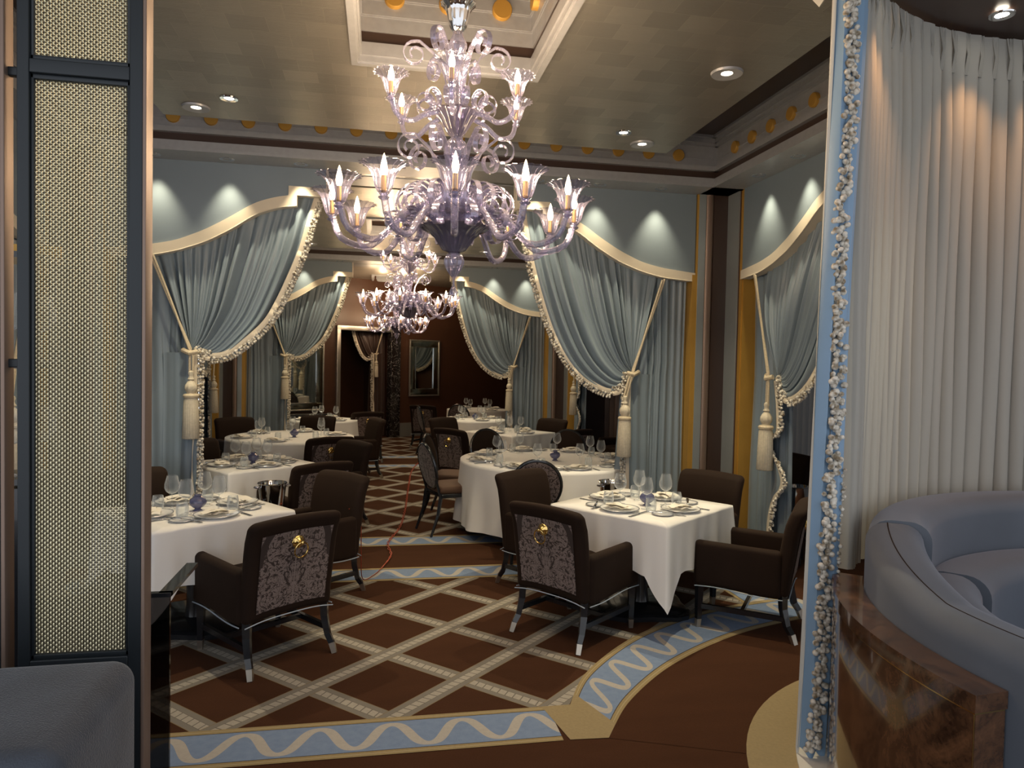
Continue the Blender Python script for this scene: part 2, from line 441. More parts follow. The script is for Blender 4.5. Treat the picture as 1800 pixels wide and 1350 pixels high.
# ---- carpet / floor
def build_floor():
    b = MB()
    b.box(-5.5, 6.5, -1.5, 19.5, -0.12, 0.0)
    fl = b.build('floor', 'carpet', smooth=False, kind='structure')
    def strip_uv(mb, p, q, w, z, mi=0):
        p = Vector((*p, z)); q = Vector((*q, z)); d = q-p; L = d.length; n = Vector((-d.y, d.x, 0)).normalized()*w/2
        mb.grid(lambda u, v: tuple(p+d*u+n*(2*v-1)), 1, 1, uv=lambda u, v: (u*L, v), mi=mi)
    dx, dy = 0.388, 0.3725
    def clipseg(x0, y0, sx, X0, X1, Y0, Y1):
        ts = []
        lo, hi = -30.0, 30.0
        for (o, d, a, c) in ((x0, sx*dx, X0, X1), (y0, dy, Y0, Y1)):
            t0, t1 = (a-o)/d, (c-o)/d
            if t0 > t1: t0, t1 = t1, t0
            lo, hi = max(lo, t0), min(hi, t1)
        if hi-lo < 0.05: return None
        return (x0+lo*sx*dx, y0+lo*dy), (x0+hi*sx*dx, y0+hi*dy)
    lat = []
    for (X0, X1, Y0, Y1, nx, ny) in ((-1.95, 2.62, 3.27, 5.45, 0.068, 4.055), (-1.95, 2.62, 6.73, 11.2, 0.40, 6.79), (-1.95, 2.62, 12.46, 15.6, 0.40, 12.52)):
        for k in range(-22, 23):
            for sx in (1, -1):
                sg = clipseg(nx+2*k*dx, ny, sx, X0, X1, Y0, Y1)
                if sg:
                    m = MB(); strip_uv(m, sg[0], sg[1], 0.118, 0.0008+0.0003*(sx > 0)); lat.append(m)
    for i, m in enumerate(lat):
        if i == 0: me0 = m
        o = m.build('carpet_lattice_strip', 'lattice', fl, smooth=False)
    # plain brown cover outside the arc, inside edge of rotunda
    ARI = [(0.938, 3.322), (1.141, 3.682), (1.543, 4.095), (2.012, 4.395), (2.467, 4.57), (2.99, 4.69)]
    ARO = [(1.036, 3.004), (1.265, 3.335), (1.66, 3.71), (2.208, 4.05), (2.76, 4.25), (3.15, 4.32)]
    A = crom([(*p, 0) for p in ARI], 60); B = crom([(*p, 0) for p in ARO], 60)
    m = MB(); z = 0.0016
    m.grid(lambda u, v: tuple(A[int(round(u*60))].lerp(Vector((4.2, 1.8, 0)), v)+Vector((0, 0, z))), 60, 1, flip=True)
    m.add([(0.938, 3.322, z), (1.036, 3.0, z), (4.2, 1.8, z)], [(0, 1, 2)])
    m.build('carpet_plain_field', 'carpet', fl, smooth=False)
    L = [0]
    for i in range(60): L.append(L[-1]+((A[i+1]+B[i+1])/2-(A[i]+B[i])/2).length)
    m = MB(); z2 = 0.0026
    i0 = 3
    m.grid(lambda u, v: tuple(B[i0+int(round(u*(60-i0)))].lerp(A[i0+int(round(u*(60-i0)))], v)+Vector((0, 0, z2))), 60-i0, 1,
           uv=lambda u, v: (L[i0+int(round(u*(60-i0)))]*1.15, v))
    m.build('carpet_border_band', 'band', fl, smooth=False)
    m = MB()
    m.add([(0.80, 3.325, z2+.0004), (0.86, 3.01, z2+.0004), (1.036, 3.0, z2+.0004), (B[3].x, B[3].y, z2+.0004), (A[3].x, A[3].y, z2+.0004), (0.945, 3.325, z2+.0004)], [(0, 1, 2, 3, 4, 5)])
    m.build('carpet_corner_wedge', 'goldcarpet', fl, smooth=False)
    def band(X0, X1, Y0, Y1, vert=False):
        m = MB()
        if vert:
            m.grid(lambda u, v: (X1+(X0-X1)*v, Y0+(Y1-Y0)*u, 0.0022), 1, 1, uv=lambda u, v: (Y0+(Y1-Y0)*u, v))
        else:
            m.grid(lambda u, v: (X0+(X1-X0)*u, Y0+(Y1-Y0)*v, 0.0022), 1, 1, uv=lambda u, v: (X0+(X1-X0)*u, v))
        m.build('carpet_border_band', 'band', fl, smooth=False)
    band(-2.2, 0.83, 3.01, 3.325)
    band(-2.2, 2.85, 5.42, 5.75); band(2.56, 2.83, 4.55, 5.5, True); band(-2.13, -1.86, 3.3, 5.5, True)
    for c in (0, 5.73):
        band(-2.2, 2.9, 6.435+c, 6.775+c)
        band(2.56, 2.83, 6.7+c, 11.2+c*0.75, True); band(-2.13, -1.86, 6.7+c, 11.2+c*0.75, True)
    band(-2.2, 2.9, 11.14, 11.47)
    # gold ring and marble disc below the booth
    m = MB(); bc = Vector((2.80, 2.18, 0))
    m.grid(lambda u, v: (bc.x+(1.14+0.215*v)*cos(2*pi*u), bc.y+(1.14+0.215*v)*sin(2*pi*u), 0.0030), 96, 1, closed=True, flip=True)
    m.build('carpet_gold_ring', 'goldcarpet', fl, smooth=False)
    m = MB(); m.lathe([(0.0, 0.016), (1.14, 0.016), (1.15, 0.012), (1.15, 0.0)], 96, T=TR(bc.x, bc.y, 0))
    m.build('marble_plinth', 'marble', fl)
build_floor()

# ---- ceilings, coffers, cornices
trim_n = [0]
def cornice(cx, cy, hb, sides, ylo=None):
    trim_n[0] += 1
    root = empty('trim_%d' % trim_n[0], (cx, cy, 0), kind='structure')
    # each profile step: (z0, z1, inner offset, material, name)
    prof = [(3.227, 3.252, 0.0, 'corn', 'lower_bead'), (3.252, 3.306, 0.012, 'corn', 'lower_band'), (3.306, 3.369, 0.05, 'brownlac', 'brown_band'), (3.369, 3.378, 0.012, 'corn', 'moulding'), (3.378, 3.415, 0.022, 'corn', 'moulding'),
            (3.415, 3.475, 0.045, 'corn', 'frieze'), (3.475, 3.480, 0.038, 'corn', 'fillet'), (3.480, 3.586, 0.05, 'corn', 'frieze'), (3.586, 3.61, 0.02, 'corn', 'crown'), (3.61, 3.645, 0.0, 'corn', 'crown'), (3.645, 3.665, -0.03, 'corn', 'crown')]
    R = {'far': 0, 'right': -pi/2, 'left': pi/2, 'near': pi}
    disc = MB(); disc.lathe([(0.0, -0.028), (0.046, -0.028), (0.05, -0.022), (0.05, 0.0)], 20, T=TR(rx=pi/2, s=1) )
    dme = disc.mesh('gold_disc', 'gold')
    for sd in sides:
        T = Matrix.Rotation(R[sd], 4, 'Z')
        for (z0, z1, off, mt, nm) in prof:
            y = hb+off; ext = 0.34-off
            m = MB()
            if mt == 'brownlac' or True:
                m.box(-y-0.30, (-0.03 if (sd == 'right' and cy < 4) else y+0.30), y, y+ext, z0, z1, T)
            m.build(nm, mt, root, smooth=False)
        n = 8
        for k in range(-n, (0 if (sd == 'right' and cy < 4) else n+1)):
            o = link('gold_disc', dme, root)
            p = T @ Vector((k*0.272-0.01, hb+0.05, 3.49)); o.location = p; o.rotation_euler = (0, 0, R[sd]+pi)
    return root
# ceiling panels
def ceiling(cx, cy, hx, y0, y1, co, z=3.33):
    b = MB(); c0x, c1x, c0y, c1y = co
    b.box(cx-hx, cx+hx, y0, c0y, z, z+.09); b.box(cx-hx, cx+hx, c1y, y1, z, z+.09)
    b.box(cx-hx, c0x, c0y, c1y, z, z+.09); b.box(c1x, cx+hx, c0y, c1y, z, z+.09)
    b.build('ceiling', 'leaf', smooth=False, kind='structure')
def coffer(x0, x1, y0, y1, z):
    trim_n[0] += 1
    cx, cy = (x0+x1)/2, (y0+y1)/2; hx, hy = (x1-x0)/2, (y1-y0)/2
    r = empty('trim_%d' % trim_n[0], (cx, cy, z), kind='structure')
    def ring(nm, mt, a, c, za, zb, hxx=None):   # frame with inner inset a, outer c
        m = MB()
        for (X0, X1, Y0, Y1) in ((-hx-c, hx+c, hy-a, hy+c), (-hx-c, hx+c, -hy-c, -hy+a), (-hx-c, -hx+a, -hy+a, hy-a), (hx-a, hx+c, -hy+a, hy-a)):
            m.box(X0, X1, Y0, Y1, za, zb)
        m.build(nm, mt, r, smooth=False)
    ring('lip', 'corn', -0.0, 0.035, -0.022, 0.0); ring('lip', 'corn', 0.012, 0.018, -0.012, 0.02); ring('lip', 'corn', 0.022, 0.0, 0.02, 0.09)
    ring('brown_band', 'brownlac', 0.0, 0.02, 0.09, 0.155)
    zz = 0.155
    for i, a in enumerate((0.01, 0.022, 0.034, 0.046, 0.058, 0.07, 0.082)):
        ring('step', 'corn', a, 0.02, zz, zz+0.085); ring('fillet', 'corn', a+0.006, 0.0, zz+0.078, zz+0.086); zz += 0.085
    m = MB(); m.box(-hx, hx, -hy, hy, zz, zz+0.03); m.build('coffer_top', 'leaf', r, smooth=False)
    d = MB(); d.lathe([(0.0, -0.02), (0.052, -0.02), (0.056, -0.014), (0.056, 0.03)], 24, T=TR(rx=pi/2)); dm = d.mesh('gold_disc', 'gold')
    for k in range(4):
        for j in (-1, 0, 1):
            o = link('gold_disc', dm, r); a = -k*pi/2
            hh = (hy if k % 2 == 0 else hx)-0.036
            v = Matrix.Rotation(a, 3, 'Z') @ Vector((j*0.30, hh, 0.335)); o.location = v; o.rotation_euler = (0, 0, a+pi)
ceiling(CX, BAYS[0], 1.83, 0.4, 5.30, (-0.14, 0.85, 3.08, 4.07))
coffer(-0.14, 0.85, 3.08, 4.07, 3.33)
cornice(CX, BAYS[0], HB, ('far', 'right', 'left'))
for c in BAYS[1:]:
    ceiling(CX, c, 1.83, c-1.98, c+1.98, (-0.14, 0.85, c-0.5, c+0.5))
    coffer(-0.14, 0.85, c-0.5, c+0.5, 3.33)
    cornice(CX, c, HB, ('far', 'right', 'left', 'near'))
# cove roof above the floating ceiling panels
m = MB()
for (y0, y1) in ((0.2, 6.2), (6.2, 11.95), (11.95, 18.4)):
    c = {0.2: 3.32, 6.2: 9.05, 11.95: 14.78}[y0]
    m.box(-2.6, -0.35, y0, y1, 3.665, 3.75); m.box(1.06, 3.3, y0, y1, 3.665, 3.75)
    m.box(-0.35, 1.06, y0, c-.75, 3.665, 3.75); m.box(-0.35, 1.06, c+.75, y1, 3.665, 3.75)
m.build('ceiling', 'brownlac', smooth=False, kind='structure')
# soffits over the two portals and along the sides
m = MB()
for y in (6.11, 11.84):
    m.box(-2.75, 3.45, y-0.225, y+0.37, 3.232, 3.66)
for s_ in (-1, 1):
    x = CX+s_*2.80
    m.box(min(x-s_*0.02, x+s_*0.5), max(x-s_*0.02, x+s_*0.5), 3.4 if s_ > 0 else 0.6, 18.3, 3.232, 3.66)
m.build('ceiling', 'soffit', smooth=False, kind='structure')

# ---- corner pilasters (between portal and side wall)
def pilaster_set(cy, sx, front=1):
    """corner at (CX+sx*2.78, cy+2.78*front)"""
    nm = 'trim_%d' % (trim_n[0]+1); trim_n[0] += 1
    r = empty(nm, (CX, cy, 0), kind='structure'); r.scale = (1, 1, 1)
    def bx(name, mt, x0, x1, y0, y1, z0=0.0, z1=3.232, sm=False):
        m = MB(); a, c = sorted((sx*x0, sx*x1)); d, e = sorted((front*y0, front*y1))
        m.box(a, c, d, e, z0, z1); m.build(name, mt, r, smooth=sm)
    bx('gold_fillet', 'gold', 2.462, 2.478, 2.765, 2.98); bx('gold_fillet', 'gold', 2.43, 2.462, 2.86, 2.98, 0, 2.5); bx('silver_strip', 'pil', 2.478, 2.545, 2.745, 2.98)
    m = MB(); m.tube([(sx*2.585, front*2.79, 0.0), (sx*2.585, front*2.79, 3.232)], 0.05, 14); m.build('bronze_column', 'bronze', r)
    bx('brown_pier', 'brownlac', 2.625, 2.80, 2.78, 2.98); bx('brown_pier', 'brownlac', 2.78, 2.98, 2.62, 2.78)
    bx('silver_strip', 'pil', 2.76, 3.0, 2.545, 2.77); bx('gold_fillet', 'gold', 2.775, 3.0, 2.455, 2.545)
    bx('gold_fillet', 'gold', 2.765, 2.775, 2.47, 2.49); bx('base_block', 'baseb', 2.46, 2.80, 2.73, 2.77, 0.0, 0.12); bx('base_block', 'baseb', 2.745, 2.765, 2.43, 2.77, 0.0, 0.12)
for cy in BAYS:
    for sx in (-1, 1):
        pilaster_set(cy, sx, 1)
        if cy != BAYS[0]: pilaster_set(cy, sx, -1)

# alcoves: curtained outer walls and the shell round them
def pleat_wall(name, x, y0, y1, z1, mt, n, amp=0.03, lab=None, z0=0.01):
    m = MB()
    def f(u, v):
        ph = u*n*2*pi+sin(u*37)*0.8
        return (x+amp*sin(ph)*(0.75+0.25*v), y0+(y1-y0)*u+0.3*amp*cos(ph), z0+(z1-z0)*v)
    m.grid(f, n*8, 3); return m.build(name, mt, label=lab, cat='curtain' if lab else None)
pleat_wall('curtain', 4.75, 3.4, 8.4, 3.1, 'greysheer', 46, lab='grey pleated curtain across the back of the nearer right alcove')
pleat_wall('curtain', 4.75, 8.5, 13.0, 3.1, 'greysheer', 42, lab='grey pleated curtain across the back of the farther right alcove')
pleat_wall('curtain', -4.0, 2.6, 12.4, 3.1, 'greysheer', 90, lab='grey pleated curtain behind the left drapes')
m = MB(); m.box(3.62, 5.2, 3.3, 13.2, 3.1, 3.2); m.box(-4.4, -2.9, 0.6, 13.2, 3.1, 3.2); m.build('ceiling', 'soffit', smooth=False, kind='structure')
m = MB(); m.box(3.33, 4.9, 13.1, 13.25, 0, 3.2); m.build('wall_right', 'brownwall', smooth=False, kind='structure')
m = MB(); m.box(3.12, 3.3, 11.6, 12.3, 0, 3.24); m.box(3.26, 3.4, 12.3, 19, 0, 3.24); m.box(3.12, 3.3, 5.85, 6.55, 0, 3.24); m.build('wall_right', 'brownwall', smooth=False, kind='structure')
m = MB(); m.box(-2.6, -2.45, 11.6, 19, 0, 3.24); m.box(-2.6, -2.42, 5.85, 6.55, 0, 3.24); m.build('wall_left', 'brownwall', smooth=False, kind='structure')
# posts seen through the farther right opening
for y in (10.9, 11.15, 11.42):
    m = MB(); m.rbox(3.72, 3.80, y-0.035, y+0.035, 0.0, 3.1, 0.01, 2); m.build('trim_%d' % (trim_n[0]+1), 'bronze', kind='structure'); trim_n[0] += 1

# ================================================================ DRAPES
TOPC = [(0.82, 3.00), (1.03, 3.003), (1.0301, 2.915), (1.174, 2.897), (1.34, 2.838), (1.527, 2.705), (1.733, 2.588), (1.95, 2.508), (2.145, 2.464), (2.43, 2.442)]
TOPT = [(0.81, 3.07), (1.095, 3.075), (1.0951, 2.998), (1.215, 2.975), (1.372, 2.917), (1.527, 2.810), (1.733, 2.688), (1.95, 2.592), (2.143, 2.55), (2.46, 2.515)]
def make_pelmet(TC=TOPC, TT=TOPT, x1=2.46, ztop=3.232):
    xs = [0.80+ (x1-0.80)*i/60 for i in range(61)]
    A = [(x, max(interp(TT, x), interp(TC, x)+0.05)) for x in xs]
    b1 = MB(); b1.strip([(x, ztop) for x in xs], [(p[0], p[1]-0.02) for p in A], -0.03, 0.03)
    # trim band follows the S curve with a square shoulder step
    lo = [(0.80, 3.0), (1.03, 3.003), (1.031, 2.915)]+[(1.031+(x1-1.031)*i/50, 0) for i in range(1, 51)]
    hi = [(0.80, 3.07), (1.095, 3.075), (1.096, 2.998)]+[(1.096+(x1-1.096)*i/50, 0) for i in range(1, 51)]
    def smooth(L, x):
        w = min(1.0, (x-1.0955)/0.07); return sum(interp(L, x+d*w) for d in (-0.06, -0.03, 0, 0.03, 0.06))/5 if x > 1.0955 else interp(L, x)
    lo = [(x, z if z else smooth(TC, x)) for x, z in lo]; hi = [(x, z if z else smooth(TT, x)) for x, z in hi]
    b2 = MB(); b2.strip(hi, lo, -0.045, 0.045)
    b3 = MB(); b3.tube([(p[0], -0.046, p[1]) for p in lo], 0.004, 5)
    b4 = MB(); b4.box(0.785, 0.80, -0.045, 0.045, 2.99, ztop)
    return b1.mesh('board', 'panel', 30), b2.mesh('trim_band', 'cream', 30), b3.mesh('piping', 'cream'), b4.mesh('end_trim', 'cream', False)
def fold(u, n, seed=0.0):
    """pleat profile -1..1, rounded ridges with narrow valleys, irregular"""
    ph = n*u+0.35*sin(u*n*0.61+seed)+0.2*sin(u*n*1.7+seed*2)
    t = abs(math.sin(pi*ph)); k = 0.55+0.45*sin(u*n*1.13+seed*3)
    return (2*t**0.6-1)*k+0.22*sin(2*pi*ph*1.5+seed)
def make_curtain(edge, tie, ztops, s_out=2.45, s_str=1.80, nfold=13, seed=0.0, zig=None, drape='drape', fr_r=0.0135, sc=1.0, x_sw=2.15, zfun=None):
    """local: x along the wall from room axis, z up, front = -y. returns list of (name, mesh)"""
    zt = zfun or (lambda x: interp(ztops, x))
    tie = Vector((tie[0], 0, tie[1]))
    E = crom([(p[0], 0, p[1]) for p in edge], 40)          # leading edge, top -> tie
    x0 = edge[0][0]
    sw = MB(); nu, nv = 190, 34
    def swf(u, v):
        T = Vector((x0+(x_sw-x0)*u, 0, zt(x0+(x_sw-x0)*u)+0.03))
        S = T.lerp(tie+Vector((0.05*(u-0.5), 0, 0.05*(u-.5))), v)
        k = (1-u)**1.75
        e = E[min(40, int(v*40))].lerp(E[min(40, int(v*40)+1)], v*40-int(v*40)); e0 = E[0].lerp(E[40], v)
        P = S+(e-e0)*k
        # billow between folds increases towards the tie for the outer folds
        g = fold(u, nfold, seed); amp = 0.034*(0.50+1.1*sin(pi*min(1, v*1.02))**1.0)*(1-v**6*0.75)*sc
        P.y = 0.055-amp*(g+0.35)-0.075*sc*sin(pi*v)*(1-u)*0.6-0.05*v*sc
        # secondary creases sag the folds a little
        P.z += -0.012*sc*sin(v*pi)*(0.5+0.5*sin(u*nfold*2*pi+seed))*(1-u)
        return tuple(P)
    sw.grid(swf, nu, nv)
    # straight hanging panel
    st = MB(); ns = 9
    def stf(u, v):
        x = s_str-0.10*sin(v*pi)*0+ (s_out-s_str)*u
        z = zt(x)+0.03; zz = z+(0.02-z)*v
        g = fold(u, 6.3, seed+2)
        tv = max(0, 1-abs(zz-tie.z)/0.9)
        pinch = 0.10*tv*(1-u)          # pulled in at the tie
        x2 = x+pinch*(0.6 if zz > tie.z else 0.35)
        flare = max(0, (tie.z-zz)/tie.z)*0.05*(u-0.75)
        return (x2+flare, 0.10-0.036*g*sc-0.02*(1-tv), zz)
    st.grid(stf, 90, 22)
    # leading-edge fringe & binding along the swag
    fr = MB(); bd = MB(); rnd = random.Random(3)
    n = int(90*1.0); P = crom([(p.x, swf(0, i/40)[1]-0.004, p.z) for i, p in enumerate(E)], n)
    for i in range(n+1):
        t = (P[min(n, i+1)]-P[max(0, i-1)]).normalized(); nn = Vector((-t.z, 0, t.x))      # outward normal (towards opening/below)
        if nn.z > 0 and nn.x > 0: nn = -nn
        for k in range(3):
            o = P[i]+nn*(0.010+k*0.017)*1.0+t*rnd.uniform(-.008, .008)+Vector((0, rnd.uniform(-.012, .008), 0))
            fr.blob(o, fr_r*rnd.uniform(.75, 1.15), 6, 3, 1.1)
    def bdf(u, v):
        i = u*n; a = P[int(min(n, i))]; t = (P[min(n, int(i)+1)]-P[max(0, int(i)-1)]).normalized(); nn = Vector((-t.z, 0, t.x))
        if nn.z > 0 and nn.x > 0: nn = -nn
        q = a-nn*(0.042*v-0.01); q.y -= 0.007+0.006*sin(v*pi); return tuple(q)
    bd.grid(bdf, n, 3)
    # trailing tail below the tie with its own fringe
    tl = MB(); zz = zig or [(tie.x-0.05, tie.z-0.02), (tie.x-0.05, tie.z-0.5), (tie.x-0.045, tie.z-1.0), (tie.x-0.02, 0.18), (tie.x+0.0, 0.03)]
    Z = crom([(p[0], -0.035, p[1]) for p in zz], 70)
    tl.grid(lambda u, v: (Z[int(round(u*70))].x*(1-v)+(tie.x+0.24)*v, -0.03+0.10*v-0.018*fold(v, 3.2, seed)*1.0+0.01*sin(u*9), Z[int(round(u*70))].z), 70, 16)
    nt_ = 71
    for i in range(nt_-1):
        t = (Z[min(70, i+1)]-Z[max(0, i-1)]).normalized(); nn = Vector((-abs(t.z), 0, t.x if t.z < 0 else -t.x)).normalized()
        for k in range(3):
            o = Z[i]+nn*(0.004+k*0.016)+t*rnd.uniform(-.008, .008)+Vector((0, rnd.uniform(-.015, .008), 0))
            fr.blob(o, fr_r*rnd.uniform(.75, 1.15), 6, 3, 1.1)
    bd.grid(lambda u, v: tuple(Z[int(round(u*70))]+Vector((0.005+0.035*v, -0.006, 0))), 70, 1)
    return [('swag', sw.mesh('swag', drape, 180)), ('straight_panel', st.mesh('straight_panel', drape, 180)), ('tail', tl.mesh('tail', drape, 180)),
            ('edge_binding', bd.mesh('edge_binding', 'cream', 180)), ('bobble_fringe', fr.mesh('bobble_fringe', 'fringe', 180))]
def make_tieback(top, tie, hang=0.16, sc=1.0, front=-0.075, dx=0.0):
    cd = MB()
    for s_ in (-1, 1):
        path = [Vector((top[0]+(tie[0]-top[0])*t, front-0.012+0.0, top[1]+(tie[1]-top[1])*t))+Vector((0.011*s_*cos(t*2), 0.002*s_, 0.004*s_)) for t in [i/14 for i in range(15)]]
        path += [Vector((tie[0]-0.012+dx*f+0.012*s_, front-0.02, tie[1]-hang*f)) for f in (0.3, 0.7, 1.0)]
        cd.tube(path, 0.0095*sc, 7)
    cd.tube([(tie[0]-.05, front, tie[1]-0.02), (tie[0], front-.03, tie[1]-0.035), (tie[0]+.06, front+.01, tie[1]-0.01)], 0.02*sc, 8)
    kn = MB(); z = tie[1]-hang; X = tie[0]-0.012+dx; T = TR(X, front-0.025, z, s=sc)
    kn.lathe([(0.0, 0.02), (0.018, 0.01), (0.022, -0.005), (0.016, -0.02), (0.018, -0.035), (0.026, -0.05), (0.018, -0.06), (0.030, -0.075), (0.044, -0.10), (0.047, -0.12), (0.042, -0.142), (0.030, -0.158), (0.034, -0.165)], 18, T=T, rib=9, ra=0.045)
    cl = MB(); cl.lathe([(0.030, -0.163), (0.052, -0.168), (0.060, -0.180), (0.058, -0.194), (0.045, -0.200)], 18, T=T)
    sk = MB(); sk.lathe([(0.046, -0.196), (0.052, -0.22), (0.056, -0.32), (0.062, -0.52), (0.058, -0.525), (0.0, -0.50)], 66, T=T, rib=22, ra=0.05)
    return [('cord', cd.mesh('cord', 'cord')), ('knob', kn.mesh('knob', 'tassel')), ('collar', cl.mesh('collar', 'cord')), ('skirt', sk.mesh('skirt', 'tassel', 180))]
EL = [(0.862, 3.02), (0.922, 2.80), (0.985, 2.553), (1.075, 2.311), (1.167, 2.102), (1.26, 1.946), (1.402, 1.807), (1.545, 1.70), (1.66, 1.67), (1.762, 1.68), (1.82, 1.725)]
ER = [(0.862, 3.02), (0.885, 2.85), (0.945, 2.557), (1.028, 2.262), (1.137, 1.966), (1.273, 1.718), (1.433, 1.544), (1.62, 1.44), (1.75, 1.43), (1.85, 1.50), (1.885, 1.60)]
ZIGR = [(1.84, 1.57), (1.80, 1.40), (1.78, 1.22), (1.80, 1.14), (1.98, 1.06), (1.90, 1.02), (1.78, 0.92), (1.70, 0.80), (1.72, 0.72), (1.80, 0.64), (1.86, 0.50), (1.88, 0.3), (1.86, 0.04)]
PEL = make_pelmet()
CUR_L = make_curtain(EL, (1.83, 1.72), TOPC, seed=0.3)
CUR_R = make_curtain(ER, (1.885, 1.61), TOPC, seed=1.7)
CUR_Z = make_curtain(ER, (1.885, 1.62), TOPC, seed=4.1, zig=ZIGR)
TIE_L = make_tieback((2.12, 2.47), (1.83, 1.73), 0.19)
TIE_R = make_tieback((2.14, 2.44), (1.875, 1.62), 0.24, dx=-0.06)
TIE_Z = make_tieback((2.14, 2.44), (1.885, 1.62), 0.24)
def drape_unit(cx, cy, rz, mirror, cur, tie, where):
    sx = -1 if mirror else 1
    p = empty('pelmet', (cx, cy, 0), rz, 'blue silk pelmet with a cream S-curved border '+where, 'pelmet', 'curved pelmets above the drapes'); p.scale = (sx, 1, 1)
    for n_, me in zip(('board', 'trim_band', 'piping', 'end_trim'), PEL): link(n_, me, p)
    c = empty('drape', (cx, cy, 0), rz, 'tied-back blue satin drape with cream bobble fringe '+where, 'drape', 'tied-back blue drapes'); c.scale = (sx, 1, 1)
    for n_, me in cur:
        o = link(n_, me, c)
        if n_ == 'bobble_fringe': o['kind'] = 'stuff'
    t = empty('tieback', (cx, cy, 0), rz, 'rope tieback and cream tassel of the drape '+where, 'tieback', 'rope tiebacks with tassels'); t.scale = (sx, 1, 1)
    for n_, me in tie: link(n_, me, t)
DP = BAYS[0]+2.80
drape_unit(CX, DP, 0, True, CUR_L, TIE_L, 'left of the nearer portal')
drape_unit(CX, DP, 0, False, CUR_R, TIE_R, 'right of the nearer portal')
drape_unit(CX, DP+5.73, 0, True, CUR_L, TIE_L, 'left of the farther portal')
drape_unit(CX, DP+5.73, 0, False, CUR_R, TIE_R, 'right of the farther portal')
drape_unit(CX+2.79, BAYS[0], -pi/2, True, CUR_Z, TIE_Z, 'on the right wall beside the nearest pilaster')
drape_unit(CX+2.79, BAYS[1], -pi/2, True, CUR_Z, TIE_Z, 'on the right wall of the second bay')
drape_unit(CX+2.79, 16.25, -pi/2, False, CUR_R, TIE_R, 'on the right wall of the last bay')
drape_unit(CX-2.79, BAYS[0], pi/2, False, CUR_R, TIE_R, 'on the left wall behind the mesh screen')
drape_unit(CX-2.79, BAYS[1], pi/2, False, CUR_R, TIE_R, 'on the left wall of the second bay')

# ================================================================ END WALL
c30, s30 = cos(radians(30)), sin(radians(30))
WALL = empty('wall_end', (0.33, 15.5, 0), radians(30), kind='structure')
m = MB(); m.box(-3.2, -1.36, 0, 0.1, 0, 3.66); m.box(-0.03, 4.2, 0, 0.1, 0, 3.66); m.box(-1.36, -0.03, 0, 0.1, 2.34, 3.66); m.build('wall_face', 'brownwall', WALL, smooth=False)
m = MB(); m.box(-1.36, -0.03, 1.3, 1.35, 0, 2.34); m.box(-1.46, -1.36, 0.1, 1.3, 0, 2.34); m.box(-0.03, 0.07, 0.1, 1.3, 0, 2.34); m.box(-1.36, -0.03, 0.1, 1.3, 2.34, 2.4); m.build('passage', 'brownwall', WALL, smooth=False)
m = MB(); m.box(0.12, 4.2, -0.03, 0, 0, 0.30); m.box(-3.2, -1.42, -0.03, 0, 0, 0.30); m.build('base_panel', 'baseb', WALL, smooth=False)
D = empty('door_1', WALL.matrix_basis @ Vector((0, 0, 0)), radians(30), kind='structure'); D.location = (0.33, 15.5, 0)
m = MB(); m.rbox(-1.38, -1.29, -0.05, 0.08, 0, 2.34, 0.012, 2); m.rbox(-1.38, -0.02, -0.05, 0.08, 2.25, 2.35, 0.012, 2); m.build('door_frame', 'mosaic', D)
m = MB(); m.rbox(-0.14, 0.10, -0.08, 0.10, 0, 2.34, 0.015, 2); m.build('marble_jamb', 'bmarble', D)
def wl(x, y, z): return (0.33+x*c30-y*s30, 15.5+x*s30+y*c30, z)
# brown drape in the doorway
BT = [(-0.92, 2.27), (0.0, 2.27)]
bc = make_curtain([(-0.88, 2.28), (-0.86, 2.12), (-0.80, 1.92), (-0.71, 1.76), (-0.60, 1.68), (-0.50, 1.70), (-0.44, 1.79)], (-0.42, 1.81), BT, s_out=-0.12, s_str=-0.48, nfold=8, seed=2.2, drape='bdrape', fr_r=0.013, x_sw=-0.2)
t = empty('drape', wl(0, 0.16, 0), radians(30), 'dark brown satin drape with pale fringe in the far doorway', 'drape')
for n_, me in bc:
    o = link(n_, me, t)
    if n_ == 'bobble_fringe': o['kind'] = 'stuff'
t = empty('tieback', wl(0, 0.14, 0), radians(30), 'cream rope and tassel on the brown doorway drape', 'tieback')
for n_, me in make_tieback((-0.28, 2.26), (-0.42, 1.81), 0.12, 0.75): link(n_, me, t)
def wall_mirror(x0, x1, z0, z1, lab):
    t = empty('mirror', wl((x0+x1)/2, -0.03, z0), radians(30), lab, 'mirror'); w = (x1-x0)/2; h = z1-z0
    def fr(nm, mt, a, b_, y0, y1):
        m = MB()
        for (X0, X1, Z0, Z1) in ((-w+a, w-a, h-b_, h-a), (-w+a, w-a, a, b_), (-w+a, -w+b_, b_, h-b_), (w-b_, w-a, b_, h-b_)): m.rbox(X0, X1, y0, y1, Z0, Z1, 0.006, 2)
        m.build(nm, mt, t)
    fr('outer_frame', 'mosaic', 0.0, 0.03, -0.045, 0.0); fr('bevelled_border', 'mirframe', 0.03, 0.155, -0.03, 0.0)
    bd = MB()
    def beads(a):
        L = []
        for k in range(60): L += [(-w+a+(2*w-2*a)*k/60, a), (-w+a+(2*w-2*a)*k/60, h-a)]
        for k in range(90): L += [(-w+a, a+(h-2*a)*k/90), (w-a, a+(h-2*a)*k/90)]
        for p in L: bd.blob((p[0], -0.035, p[1]), 0.009, 5, 3)
    beads(0.16); o = bd.build('bead_edging', 'chrome', t, kind='stuff')
    m = MB(); m.box(-w+.155, w-.155, -0.02, -0.005, 0.155, h-.155); m.build('mirror_glass', 'mirror', t, smooth=False)
wall_mirror(0.33, 1.12, 0.88, 2.12, 'tall mirror with faceted frame on the brown wall right of the doorway')
